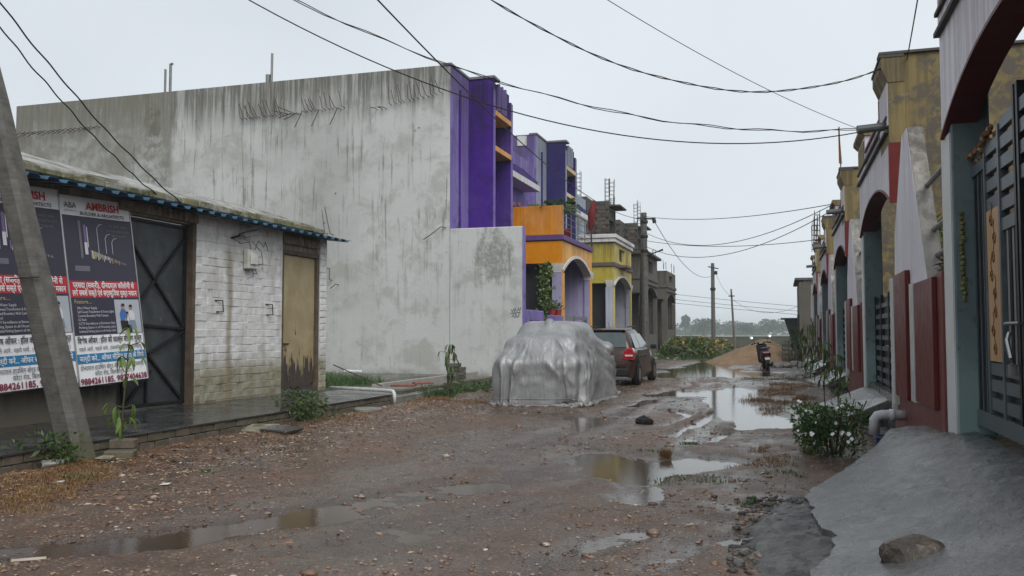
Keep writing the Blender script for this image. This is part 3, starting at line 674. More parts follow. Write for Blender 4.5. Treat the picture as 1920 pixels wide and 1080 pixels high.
st = t.noise(t.map(p, (2.4,1,.20)), 1, 6, .65, .5); st2 = t.noise(t.map(p, (9,1,.45)), 1, 5, .65, .3); st3 = t.noise(t.map(p, (4.5,1,.9)), 1, 5, .7)
c = t.mix(t.rng(big, .3, .7), (.37,.375,.365), (.49,.50,.49))
c = t.mix(t.rng(t.math('ADD', q_[0], t.math('MULTIPLY', mid, 1.0)), -13, -9, 0, .5), c, (.54,.56,.555))
c = t.mix(t.math('MULTIPLY', t.rng(mid, .47, .64), .5), c, (.27,.265,.235))
topm = t.rng(t.math('ADD', q_[2], t.math('MULTIPLY', st, 3.2)), 9.3, 10.8); topm = t.math('MULTIPLY', topm, t.rng(st2, .3, .58, .25, 1))
c = t.mix(t.math('MULTIPLY', topm, .88), c, (.085,.08,.06))
run = t.math('MULTIPLY', t.rng(st2, .53, .68), t.math('MULTIPLY', t.rng(q_[2], 1.5, 5.5, .25, 1), t.rng(mid, .3, .55)))
c = t.mix(t.math('MULTIPLY', run, .72), c, (.12,.116,.095))
c = t.mix(t.math('MULTIPLY', t.rng(st3, .60, .70), t.rng(big, .45, .6, .15, .6)), c, (.20,.195,.16))
lft = t.math('MULTIPLY', t.rng(q_[0], -19.25, -19.5), t.rng(t.math('ADD', mid, t.math('MULTIPLY', q_[2], .045)), .62, .92, .25, 1))
c = t.mix(t.math('MULTIPLY', lft, .8), c, (.16,.155,.125))
lo = t.math('MULTIPLY', t.rng(t.math('ADD', q_[2], t.math('MULTIPLY', mid, 1.2)), .95, .45), .8); c = t.mix(lo, c, (.13,.135,.10))
# damp mould patch on the yard wall and a rough patched repair band at slab level
dx_ = t.math('ADD', q_[0], 8.0); dz_ = t.math('ADD', q_[2], -3.6); dd = t.math('ADD', t.math('MULTIPLY', dx_, t.math('MULTIPLY', dx_, 1.6)), t.math('MULTIPLY', dz_, t.math('MULTIPLY', dz_, .8)))
mp = t.math('MULTIPLY', t.math('MULTIPLY', t.rng(t.math('ADD', dd, t.math('MULTIPLY_ADD', t.noise(t.map(p, (1.6,1,.7)), 2.6, 7, .72), -2.6, 1.3)), .75, .15), t.rng(t.noise(p, 9, 5, .7), .36, .56, .45, 1)), .62); c = t.mix(mp, c, (.10,.095,.07))
pk = t.math('MULTIPLY', t.rng(t.voro(p, 2.2), .10, .04), t.rng(t.noise(p, .8, 2), .5, .62)); c = t.mix(t.math('MULTIPLY', pk, .75), c, (.05,.05,.045))
sk = t.math('MULTIPLY', t.rng(t.math('ABSOLUTE', t.math('ADD', t.math('ADD', q_[0], t.math('MULTIPLY', mid, 1.4)), 19.4)), .55, .1), t.rng(t.noise(p, 2.2, 6, .7), .48, .58)); c = t.mix(t.math('MULTIPLY', sk, .7), c, (.10,.095,.075))
t.bump(t.math('ADD', t.math('MULTIPLY', fine, .6), mid), .45, .02)
M_OLD = t.out(c, t.rng(fine, .3, .7, .62, .9))

def rebar_cage(par, x, y, z0, z1, w=.22, name='rebar_cage', rungs=True):
    b = B(); q = random.Random(int(x*31+y*7))
    for sx in (-1, 1):
        for sy in (-1, 1): b.tube([(x+sx*w/2, y+sy*w/2, z0), (x+sx*w/2+q.uniform(-.04,.04), y+sy*w/2, z1+q.uniform(-.25,.1))], .014, 4)
    if rungs:
        z = z0 + .12
        while z < z1 - .15:
            b.tube([(x-w/2,y-w/2,z),(x+w/2,y-w/2,z),(x+w/2,y+w/2,z),(x-w/2,y+w/2,z),(x-w/2,y-w/2,z)], .009, 4, False); z += .22
    return b.build(name, M_RUST, par)
M_RUST = plain('rusty_rebar', (.085,.06,.05), .7, .3)
M_STEEL = plain('stainless_rail', (.20,.20,.195), .4, .6)
M_CONC = stained('bare_concrete', (.115,.106,.09), (.035,.032,.027), 6.2, 3, .75, 4, .5, (.075,.07,.06), .85)
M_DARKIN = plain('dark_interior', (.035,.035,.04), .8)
M_BRICKB = varied('bare_brick', [(.075,.066,.056), (.12,.09,.07), (.09,.083,.075), (.06,.055,.05)], .85, 6)
M_BRICKW = plain('brick_backing', (.075,.07,.063), .9, var=.3)
M_WHITEP = stained('white_trim', (.62,.62,.61), (.22,.21,.19), 12, 12, .55, 6, .25)

PAL = [
 dict(lab='purple and orange two-storey house with the tall stained grey side wall', pale=stained('lilac_wall', (.205,.150,.42), (.075,.06,.12), 9.4, 5, .9, 6, .45), tower=stained('deep_purple', (.062,.020,.22), (.02,.012,.05), 9.4, 5, .9, 6, .4), strip=None,
      led=stained('orange_ledge', (.62,.33,.11), (.25,.12,.05), 9, 3, .4), porch=stained('orange_porch', (.64,.24,.015), (.24,.10,.03), 5.8, 2, .42, 7, .25), porch2=stained('peach_porch', (.72,.37,.09), (.25,.13,.05), 5, 2, .75, 7, .3),
      band=plain('purple_band', (.11,.06,.19), .6), col=stained('lilac_col', (.36,.33,.52), (.15,.13,.2), 4, 3, .4)),
 dict(lab='navy and yellow two-storey house behind the orange porch', pale=stained('bluegrey_wall', (.27,.30,.37), (.11,.12,.15), 9.4, 3, .5), tower=stained('navy_tower', (.026,.018,.125), (.02,.015,.05), 9.4, 3, .5), strip=None,
      led=stained('cream_ledge', (.62,.50,.30), (.25,.2,.12), 9, 3, .4), porch=stained('olive_porch', (.46,.38,.075), (.12,.10,.04), 5.8, 2, .85, 7, .4), porch2=stained('yellow_porch', (.60,.51,.17), (.18,.15,.06), 5, 2, .8, 7, .35),
      band=plain('umber_band', (.13,.095,.085), .7), col=stained('paleblue_col', (.45,.47,.55), (.2,.2,.24), 4, 3, .4)),
 dict(lab='unfinished brick and bare concrete house with a utility pole in front', pale=M_BRICKW, tower=M_BRICKW, led=M_CONC, porch=M_CONC, porch2=M_CONC, band=M_CONC, col=M_CONC),
 dict(lab='unfinished grey concrete house farthest along the left row beside the weeds', pale=M_BRICKW, tower=M_BRICKW, led=M_CONC, porch=M_CONC, porch2=M_CONC, band=M_CONC, col=M_CONC),
]
XF, XT, XP = -9.42, -8.59, -7.2
def left_house(k, Y0):
    P = PAL[k]; fin = k < 2
    h = thing(('painted_house', 'unfinished_house')[0 if fin else 1], P['lab'], 'house', (-12, Y0+4.8, 0), 0, None)
    top = 9.45 if fin else 8.35
    x_in = -26 if k == 0 else -19
    side = B().box(x_in, XF-.005, Y0, Y0+.23, -.2, top).build('side_wall', M_OLD if k == 0 else (PAL[0]['pale'] if k == 1 else P['pale']), h)
    b = B(); b.box(XF-.22, XF, Y0+.005, Y0+4.0, 0, top-.02); b.box(XF-.22, XF, Y0+4.0, Y0+9.38, 0, 8.1 if fin else 6.2)
    b.build('front_wall', P['pale'], h)
    B().box(x_in, XF-.23, Y0+.24, Y0+9.38, 7.6 if fin else 5.6, 7.78 if fin else 5.78).build('roof_deck', M_CONC, h)
    if fin:
        B().box(XF-.30, XF+.04, Y0-.03, Y0+1.55, top-.02, top+.05).build('coping', plain('grey_coping', (.16,.15,.17), .7), h)
    # stair tower: two cheek walls, recessed back, ledges, fins
    ya, yb = Y0+1.6, Y0+3.6; mt_ = P['tower']
    tw = B(); tw.box(XF+.002, XT, ya, ya+.13, 0, top-.03); tw.box(XF+.002, XT, yb-.13, yb, 0, top-.35); tw.box(XF+.003, XF+.25, ya+.13, yb-.13, 0, top-.06); tw.box(XF+.25, XT-.06, ya+.13, yb-.13, top-.95, top-.1)
    tower = tw.build('stair_tower', mt_, h)
    if fin:
        B().box(XF-.02, XT+.05, ya-.04, ya+.55, top-.03, top+.045).build('tower_coping', MC['grey_coping'], tower)
        for i in range(3): B().box(XT-.06, XT+.03, ya+.55+i*.34, ya+.63+i*.34, top-.95, top-.08 - .0*i).build('fin', P['pale'], tower)
        for z in (8.27, 7.13): B().box(XF+.26, XT+.03, ya+.131, yb-.131, z, z+.17).build('ledge', P['led'], tower, bevel=.01)
        for yy_ in (ya, yb-.13): B().box(XT, XT+.03, yy_-.005, yy_+.135, 0, top-.4).build('edge_strip', P['pale'], tower)
        # tiled sloping awning with white fascia over the first-floor door
        aw = B(); aw.add([(XF,Y0+4.0,7.55),(XF,Y0+7.6,7.55),(XF+.62,Y0+7.75,6.98),(XF+.62,Y0+4.0,6.98),(XF,Y0+4.0,6.82),(XF,Y0+7.75,6.82),(XF+.62,Y0+7.75,6.82),(XF+.62,Y0+4.0,6.82)],
               [(0,1,2,3),(7,6,5,4),(3,2,6,7),(1,5,6,2),(0,3,7,4)])
        awn = aw.build('awning', P['tower'], h)
        for i in range(5):
            f = (i+.2)/5; B().box(XF+.62*f, XF+.62*f+.10, Y0+4.0, Y0+7.62, 7.57-.57*f-.09, 7.57-.57*f+.03).build('awning_tile', P['tower'], awn)
        B().box(XF+.01, XF+.66, Y0+3.95, Y0+7.8, 6.76, 6.97).build('fascia', M_WHITEP, awn)
        pipe_x = XF+.04
        B().tube([(pipe_x, Y0+.75, 8.85), (pipe_x, Y0+.75, 4.4)], .035, 8).build('rain_pipe', P['tower'], h)
        if k == 1: B().box(XF-.8, XF-.4, Y0-.04, Y0+.1, 9.0, 9.4).build('wall_plate', M_WHITEP, h)
    # porch
    y0, y1 = Y0+5.0, Y0+9.9
    if k == 0: zt, zb0, zb1, zs, zc = 4.56, 4.58, 4.76, 3.48, 4.12
    else: zt, zb0, zb1, zs, zc = 4.38, 4.38, 4.56, 3.46, 4.0
    fr = B().prism(arch_poly(y0, y1, zt, zs, zc), 'x', XP-.25, XP).build('porch_front', P['porch2'], h)
    if fin: arch_trim(y0+.05, y1-.05, zs, zc, XP-.27, XP+.04).build('arch_trim', M_WHITEP, fr)
    b = B(); b.box(XF+.01, XP-.003, y0-.005, y0+.246, 3.78 if k == 0 else 3.62, zt-.004); b.build('porch_side', P['porch'], h)
    b = B(); b.box(XF+.01, XP-.26, y1-.2, y1-.002, .2, zt); b.build('porch_back', P['col'] if fin else P['pale'], h)
    B().box(XF+.01, XP+.07, y0-.07, y1+.04, zb0, zb1).build('porch_slab', P['band'], h, bevel=.01)
    for i, (ca, cb) in enumerate(((y0, y0+.28), (y1-.28, y1))):
        cw = .37 if i == 0 else .25
        col = B().box(XP-cw, XP-.01, ca+.01, cb-.01, .2, zs-.02).build('column', P['col'], h)
        if fin:
            b = B(); b.lathe([(.20,zs-.02),(.205,zs+.02),(.23,zs+.09),(.26,zs+.2),(.28,zs+.29)], 4, (XP-cw/2, (ca+cb)/2, 0), Matrix.Rotation(R(45),3,'Z')); b.build('capital', M_WHITEP, col)
            B().box(XP-.035, XP+.012, ca, cb, .2, zs-.025).build('column_face', P['porch2'], col)
    B().box(XF+.01, XP, y0, y1, 0, .2).build('porch_floor', M_CONC, h)
    if fin: B().box(XF+.01, XP-.42, y0+.5, y0+.56, .21, 3.77).build('added_dark_panel', M_DARKIN, h)  # dark panel added inside the porch so its side opening reads nearly black
    if k == 0:
        B().box(XF+.01, XP, y0, y0+.18, 4.765, 5.79).build('parapet', P['porch'], h, bevel=.012)
        B().box(XP-.02, XP+.012, y0-.002, y0+.183, 4.768, 5.795).build('parapet_edge', P['porch2'], h)
        rl = B().tube([(XP-.02,y0+.2,5.72),(XP-.02,y1,5.72)], .025, 8).build('railing', M_STEEL, h)
        for z in (5.46, 5.22, 4.98): B().tube([(XP-.02,y0+.2,z),(XP-.02,y1,z)], .013, 6).build('rail', M_STEEL, rl)
        for i in range(5): B().tube([(XP-.02,y0+.25+i*1.16,4.75),(XP-.02,y0+.25+i*1.16,5.74)], .02, 8).build('post', M_STEEL, rl)
        gt = B().box(XP-.16,XP-.12,y0+.4,y1-.35,.25,.32).build('porch_gate', plain('porch_gate_grey', (.20,.23,.26), .5, .3), h)
        for yy_ in (y0+.42, y0+2.3, y0+2.42, y1-.4): B().box(XP-.17,XP-.11,yy_,yy_+.06,.25,2.0).build('gate_post', MC['porch_gate_grey'], gt)
        for i in range(9): B().box(XP-.155,XP-.125,y0+.45,y1-.4,.42+i*.18,.53+i*.18).build('slat', MC['porch_gate_grey'], gt)
    else:
        if fin:
            b = B(); b.box(XF+.01, XP-.004, y0+.004, y0+.2, 4.561, 5.47); b.build('parapet_side', P['porch'], h)
            b = B(); b.box(XP-.2, XP-.003, y0+.01, y0+1.5, 4.561, 5.47); b.box(XP-.2, XP-.003, y0+3.1, y1, 4.561, 5.47); b.box(XP-.2, XP-.003, y0+1.5, y0+3.1, 4.561, 4.72); b.box(XP-.2, XP-.003, y0+1.5, y0+3.1, 5.3, 5.47); b.box(XP-.2,XP-.1,y0+2.4,y0+3.1,4.72,5.3)
            pf = b.build('parapet', P['porch2'], h)
            for i in range(7): B().box(XP-.15, XP-.03, y0+1.52, y0+2.4, 4.75+i*.078, 4.79+i*.078).build('louvre', M_DARKIN, pf)
            B().box(XF, XP+.09, y0-.1, y1+.05, 5.471, 5.65).build('cornice', M_WHITEP, h, bevel=.02); B().box(XF, XP+.15, y0-.16, y1+.1, 5.651, 5.83).build('cornice_cap', M_WHITEP, h, bevel=.02)
            B().box(XP+.071, XP+.4, y0+1.2, y0+2.7, 4.40, 4.5).build('sunshade', P['band'], h)
        else:
            zt2 = 5.75 if k == 2 else 5.5
            b = B(); b.box(XF, XP-.004, y0+.004, y0+.2, 4.561, zt2); b.box(XP-.2, XP-.003, y0+.21, y0+1.3, 4.561, zt2); b.box(XP-.2, XP-.003, y0+3.2, y1, 4.561, zt2); b.box(XP-.2, XP-.003, y0+1.3, y0+3.2, 4.561, 4.8); b.box(XP-.2, XP-.003, y0+1.3, y0+3.2, zt2-.25, zt2)
            b.build('parapet', M_CONC, h)
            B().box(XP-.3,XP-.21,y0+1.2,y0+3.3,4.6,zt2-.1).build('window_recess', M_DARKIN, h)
            if k == 2: B().box(XF, XP+.25, y0-.2, y1+.15, zt2+.001, zt2+.16).build('cornice', M_CONC, h, bevel=.03)
            B().box(XP-.02,XP+.1,y0-.05,y1+.05,4.1,4.18).build('string_course', M_CONC, h)
            for (cx, cy) in ((XP-.15, y0+.2), (XP-.15, y1-.3)): rebar_cage(h, cx, cy, zt2+.1, zt2+.75, .16, rungs=False)
            B().box(XP-.5,XP-.2,y0+1.6,y0+1.9,.2,3.9).build('prop_wall', M_CONC, h)
            B().box(XP-.35,XP-.05,y0+.3,y1-.3,.2,1.3 if k == 2 else 1.6).build('low_wall', M_CONC, h)
    if not fin:
        # bare bricks of the upper storey that face the street corner
        mes = [rough_brick('storey_brick', .46, .10, .19, 70+i) for i in range(3)]; mes2 = [rough_brick('storey_brick_end', .10, .46, .19, 80+i) for i in range(3)]
        sp = []; r_ = 0; z = 5.0
        while z < top - .1:
            x = XF - 2.6 - (.24 if r_ % 2 else 0)
            while x < XF - .25: sp.append((x+.24, Y0-.03, z+.1)); x += .48
            sp.append((XF+.32 + (.12 if r_ % 2 else 0), ya-.03, z+.1)); sp.append((XF+.62, ya-.028, z+.1)) if r_ % 2 == 0 else None
            z += .205; r_ += 1
        lay('brick', mes, M_BRICKB, h, sp, .006, .012)
        B().box(XT-.02, XT+.18, yb-.7, yb, top-2.2, top-2.05).build('tower_ledge', M_CONC, tower); B().box(XT-.3, XT+.55, ya+.3, yb+.3, top-.28, top-.2).build('tower_slab', M_CONC, tower)
        for (cx, cy) in ((XF-.5, Y0+.3), (XT-.25, ya+.9), (XT-.2, yb-.1)): rebar_cage(h, cx, cy, top-.2, top+1.5, .22)
        for i in range(3): B().box(XP-1.9+i*.35, XP-1.84+i*.35, y0+.6+i*.7, y0+.66+i*.7, .2, 4.3).build('bamboo_prop', M_CONC, h)
    return h
LY = [24.3, 33.95, 43.6, 53.2]
H1, H2, H3, H4 = [left_house(k, LY[k]) for k in range(4)]

# starter bars sticking out of the stained wall
q = random.Random(21)
def stub(x, z, dx, dz, dy=.16):
    B().tube([(x, 24.3, z), (x+dx*.15, 24.3-dy, z+.02), (x+dx*.6, 24.3-dy*1.1, z+dz*.55), (x+dx, 24.3-dy*1.1, z+dz)], .013, 4).build('rebar', M_RUST, H1)
for i in range(30):
    x = -16.6 + i*.125 + q.uniform(-.03,.03); a = q.uniform(-.25,.02)
    if i in (14,15,16,17): stub(x, 8.3, -.45-q.uniform(0,.2), q.uniform(-.5,.35))
    elif i > 17 and q.random() < .3: stub(x, 8.35, -.3, -.5)
    else: stub(x, 8.28 + .004*i, a-.08*(i > 18), .42 + q.uniform(-.1,.12))
for i in range(15): 
    x = -11.8 + i*.15 + q.uniform(-.03,.03); stub(x, 8.3+.02*i if i > 2 else 8.25, q.uniform(-.2,.0), q.uniform(.35,.55) if i > 2 else .05)
for i in range(16): stub(-25.6 + i*.22, 8.42, -.35, -.12+q.uniform(-.05,.05))
for x, z, dx, dz in ((-13.5,4.45,-.12,.75), (-13.3,4.42,-.22,.85), (-9.55,4.5,-.65,-.35), (-13.4,3.35,-.3,.1), (-13.35,3.0,.02,.3), (-13.1,2.85,-.2,-.12)): stub(x, z, dx, dz)
# roof pipes and tank on the roof
rp = thing('roof_pipe', 'thin pipes standing up beside a pale dome on the flat roof edge', 'pipe', (-24.3, 30, 7.78))
B().tube([(-24.3,30,7.78),(-24.3,30,12.3)], .05, 7).build('pipe', M_STEEL, rp); B().tube([(-24.05,30,7.78),(-24.05,30,12.5),(-23.95,30,12.5)], .06, 7).build('pipe', M_STEEL, rp)
B().lathe([(.45,7.78),(.45,10.95),(.4,11.12),(.25,11.22),(.03,11.27)], 14, (-24.9,30,0)).build('tank_dome', M_WHITEP, rp, smooth=True)
rp = thing('vent_pipe', 'single vent pipe with thicker sleeve above the stained wall', 'pipe', (-18, 28, 7.78))
B().tube([(-18.1,28,7.78),(-18.1,28,10.95)], .1, 8).build('sleeve', M_STEEL, rp); B().tube([(-18.0,28,7.78),(-17.95,28,11.75)], .045, 6).build('pipe', M_STEEL, rp)

# yard wall in front of the purple house
yw = thing('yard_wall', 'tall stained white yard wall ending beside the orange porch', 'wall', (-8.3, 24.2, 0))
B().box(XF-.002, -7.16, 24.293, 24.50, -.2, 4.47).build('wall', M_OLD, yw, bevel=.02)
B().box(-7.159, -7.12, 24.291, 24.502, -.2, 4.46).build('end_face', PAL[0]['pale'], yw)
g_ = plain('scrawl_paint', (.04,.07,.09), .7)
for pts in ([(-7.75,2.02),(-7.68,1.94),(-7.62,2.06)], [(-7.6,1.93),(-7.55,2.08),(-7.5,1.95)], [(-7.45,1.95),(-7.38,2.09),(-7.33,1.97),(-7.28,2.1)], [(-7.72,1.72),(-7.62,1.84),(-7.6,1.7)], [(-7.55,1.70),(-7.52,1.86),(-7.44,1.72)], [(-7.42,1.72),(-7.34,1.84)], [(-7.76,1.88),(-7.3,1.9)]):
    B().tube([(-7.35+(x+7.5)*.62, 24.291, 1.95+(z-1.9)*.75) for x, z in pts], .011, 4).build('scrawl', g_, yw)
# low street wall of the purple house, with pots
cw = thing('front_garden_wall', 'low lilac garden wall with a violet panel behind the covered car', 'wall', (-7.2, 27, 0))
b = B(); b.box(-7.32,-7.14,24.51,26.6,0,2.05); b.box(-7.32,-7.14,27.6,29.2,0,1.95); b.box(-7.3,-7.16,26.6,27.6,0,1.2); b.build('wall', PAL[0]['pale'], cw, bevel=.02)
B().box(-7.139,-7.10,25.0,25.9,1.15,1.75).build('violet_panel', PAL[0]['tower'], cw); B().box(-7.099,-7.08,25.3,25.6,1.35,1.5).build('red_tile', plain('red_tile', (.35,.05,.04), .4), cw)
for z in (1.4, 1.6): B().tube([(-7.23,26.6,z),(-7.23,27.6,z)], .02, 6).build('rail', M_STEEL, cw)

# ------------------------------------------------------------------ right row of houses
M_RWHITE = stained('lilac_white_wall', (.70,.67,.72), (.22,.16,.18), 5.0, 3.5, .6, 7, .2, (.45,.42,.46), .6)
M_MAROON = plain('maroon_paint', (.125,.018,.022), .5, var=.25, sc=5)
t = NT('red_wall_paint'); p = t.pos(); z = t.xyz(p)[2]; n = t.noise(t.map(p, (5,5,.8)), 1, 5, .65)
c = t.mix(t.rng(t.noise(p, 2.5, 6), .35, .7), (.165,.035,.026), (.12,.023,.019)); c = t.mix(t.math('MULTIPLY', t.rng(n, .56, .70), t.rng(z, .2, .9, .6, .2)), c, (.46,.30,.28))
t.bump(t.noise(p, 25, 4), .2, .006); M_RED = t.out(c, .45)
t = NT('mouldy_yellow_wall'); p = t.pos(); q_ = t.xyz(p); n = t.noise(p, 1.1, 8, .7, .4); n2 = t.noise(p, 6, 7, .72, .5); st = t.noise(t.map(p, (7,1,.35)), 1, 5, .6)
c = t.mix(t.rng(t.noise(p, .7, 4), .3, .7), (.17,.125,.042), (.25,.19,.078)); c = t.mix(t.math('MULTIPLY', t.rng(st, .46, .64), .65), c, (.095,.075,.035))
pt_ = t.rng(t.math('ADD', n, t.math('MULTIPLY', t.rng(q_[0], 1.6, 2.1), .16)), .52, .60); c = t.mix(t.math('MULTIPLY', pt_, t.rng(n2, .4, .56)), c, (.095,.080,.062))
c = t.mix(t.math('MULTIPLY', t.rng(n, .58, .66), t.rng(n2, .52, .44)), c, (.28,.29,.27))
c = t.mix(t.rng(q_[2], 1.7, 1.2), c, (.055,.05,.04))
t.bump(n2, .5, .012); M_YMOLD = t.out(c, .8)
M_YTRIM = stained('yellow_trim', (.27,.21,.095), (.08,.062,.035), 5.1, 2, .9, 9, .5)
t = NT('teal_pier_paint'); p = t.pos(); q_ = t.xyz(p); n = t.noise(p, 3, 6, .65)
c = t.mix(t.rng(n, .3, .7), (.10,.145,.155), (.14,.19,.20)); low = t.rng(t.math('ADD', q_[2], t.math('MULTIPLY', n, .9)), 1.9, 1.3); c = t.mix(low, c, (.22,.31,.31))
c = t.mix(t.math('MULTIPLY', t.rng(t.noise(p, 7, 6, .7), .56, .66), .7), c, (.07,.08,.075)); M_TEAL = t.out(c, .55)
M_STONEW = stained('fin_edge_plaster', (.36,.34,.315), (.09,.085,.075), 3.8, 3, .8, 6, .85, (.10,.095,.085))
M_GATE = plain('gate_steel_grey', (.125,.150,.165), .38, .45, var=.2, sc=5); M_GATED = plain('gate_steel_dark', (.022,.025,.027), .4, .5)
t = NT('wood_panel_print'); p = t.pos(); M_WOODP = t.out(t.ramp(t.noise(t.map(p, (1,30,1.4)), 1, 4, .6), [(.3,(.40,.21,.085)), (.55,(.50,.30,.14)), (.75,(.55,.40,.25))]), .35)
M_PVCG = plain('grey_pvc', (.085,.09,.095), .4)
M_RAMP = None
t = NT('wet_cast_concrete'); p = t.pos(); n = t.noise(p, 1.4, 7, .65); n2 = t.noise(p, 9, 6, .7); g = t.noise(p, 60, 3, .7)
c = t.ramp(n, [(.30,(.038,.038,.037)), (.46,(.095,.095,.095)), (.7,(.175,.176,.178))]); c = t.mix(t.math('MULTIPLY', t.rng(n2, .55, .7), .5), c, (.06,.06,.058))
c = t.mix(t.math('MULTIPLY', t.rng(t.noise(p, 38, 4, .7), .50, .62), .65), c, (.035,.035,.034)); c = t.mix(t.math('MULTIPLY', t.rng(t.noise(t.map(p, (1,.6,1)), .9, 4), .52, .64), .55), c, (.045,.043,.04))
crk = t.rng(t.voro(t.map(p, (1.0,.7,1), (.3,.2,0)), 1.3, 'DISTANCE_TO_EDGE'), .016, .004)
c = t.mix(t.math('MULTIPLY', t.rng(t.noise(p, 2.1, 6, .7, .5), .55, .68), t.rng(t.xyz(p)[0], .9, .2, .1, .6)), c, (.095,.068,.048))
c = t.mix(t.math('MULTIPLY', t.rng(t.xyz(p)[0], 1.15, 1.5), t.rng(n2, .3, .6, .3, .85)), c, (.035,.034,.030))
c = t.mix(t.math('MULTIPLY', t.rng(t.noise(p, 110, 3, .7), .58, .66), .5), c, (.36,.36,.36))
t.bump(t.math('ADD', t.math('MULTIPLY', g, .9), n2), .6, .010)
M_RAMP = t.out(c, t.math('ADD', t.rng(t.noise(p, 2.3, 5, .6), .40, .58, .03, .30), t.math('MULTIPLY', g, .10)), 0, Specular_IOR_Level=.5)

def slat_gate(par, Yk, z0, z1):
    gt = B().box(1.655,1.67,Yk+.25,Yk+4.4,z0+.04,z1-.04).build('gate', M_GATED, par)
    for y in (Yk+.25, Yk+1.3, Yk+2.28, Yk+2.36, Yk+3.4, Yk+4.36): B().box(1.61,1.66,y,y+.05,z0,z1).build('gate_post', M_GATED, gt)
    n = 8
    for i in range(n):
        z = z0+.06+i*(z1-z0-.1)/n
        for ya, yb in ((Yk+.3,Yk+1.3), (Yk+1.35,Yk+2.28), (Yk+2.41,Yk+3.4), (Yk+3.45,Yk+4.36)): B().box(1.622,1.65,ya,yb,z,z+.075).build('slat', M_GATE, gt)
    B().tube([(1.6,Yk+2.2,1.15),(1.57,Yk+2.34,1.15),(1.6,Yk+2.5,1.15)], .012, 6).build('bolt', M_STEEL, gt)
    return gt
def fancy_gate(par):
    """tall grey gate of the nearest house: ribbed strip, slats, printed wood panel, bars"""
    z0 = .57; gt = B().box(1.60,1.66,4.3,8.42,z0,z0+.13).build('gate', M_GATE, par)
    # ribbed strip
    for i in range(9): B().box(1.615,1.645,8.42-.028-i*.053,8.42-i*.053,z0+.13,2.70).build('rib', M_GATED if i % 3 else M_GATE, gt)
    B().box(1.60,1.66,7.93,8.42,2.70,2.79).build('top_rail', M_GATE, gt)
    for y, zt in ((7.90,2.82), (7.42,2.95), (6.93,3.12), (6.83,3.12), (6.3,2.95), (5.8,2.82)): B().box(1.595,1.665,y-.025,y+.025,z0+.13,zt).build('gate_post', M_GATED if y in (6.93,6.83) else M_GATE, gt)
    for (ya, yb, zs) in ((7.45,7.87,(2.83,2.68,2.53,2.38)), (6.96,7.39,(2.94,2.79,2.64,2.47,2.32,2.17)), (6.33,6.80,(2.94,2.79,2.64,2.47)), (5.83,6.27,(2.83,2.68))):
        for z in zs: B().box(1.605,1.65,ya,yb,z-.045,z+.05).build('slat', M_GATE, gt)
        for z in (.80, .95, 1.08): B().box(1.605,1.65,ya,yb,z-.06,z+.035).build('slat', M_GATE, gt)
    B().box(1.645,1.655,4.4,7.87,z0+.13,1.0).build('back_sheet', M_GATED, gt)
    pan = B().box(1.60,1.63,7.45,7.87,1.13,2.33).build('wood_panel', M_WOODP, gt)
    ink = plain('panel_motif', (.16,.07,.03), .5)
    q = random.Random(8)
    for i in range(8):
        z = 1.22 + i*.145; y = 7.66 + .06*math.sin(i*1.9)
        b = B(); b.tube([(1.5985, y+.05*math.cos(a*.9)*(1-a*.07), z+.055*math.sin(a*.9)*(1-a*.06)) for a in range(9)], .006, 4); b.build('scroll_motif', ink, pan)
        b = B(); b.tube([(1.5985, y, z+.04), (1.5985, y+.03*(-1)**i, z+.1), (1.5985, y, z+.15)], .004, 4); b.build('stem_motif', ink, pan)
    for i in range(5): B().tube([(1.63,7.32-i*.085,1.12),(1.63,7.32-i*.085,2.15)], .011, 6).build('bar', M_GATED if i % 2 else M_STEEL, gt)
    b = B(); b.tube([(1.56,7.05,1.35),(1.53,6.98,1.3),(1.54,6.93,1.18),(1.57,6.98,1.12)], .016, 7); b.box(1.54,1.585,6.95,7.02,1.05,1.13); b.build('padlock', plain('chrome', (.4,.4,.4), .2, .9), gt)
    B().tube([(1.58,7.25,1.42),(1.55,7.05,1.42),(1.58,6.85,1.42)], .014, 6).build('bolt', M_STEEL, gt)
    for i in range(9): B().tube([(1.63,6.2-i*.2,.7),(1.63,6.2-i*.2,2.8)], .014, 6).build('bar', M_GATED, gt)
    return gt

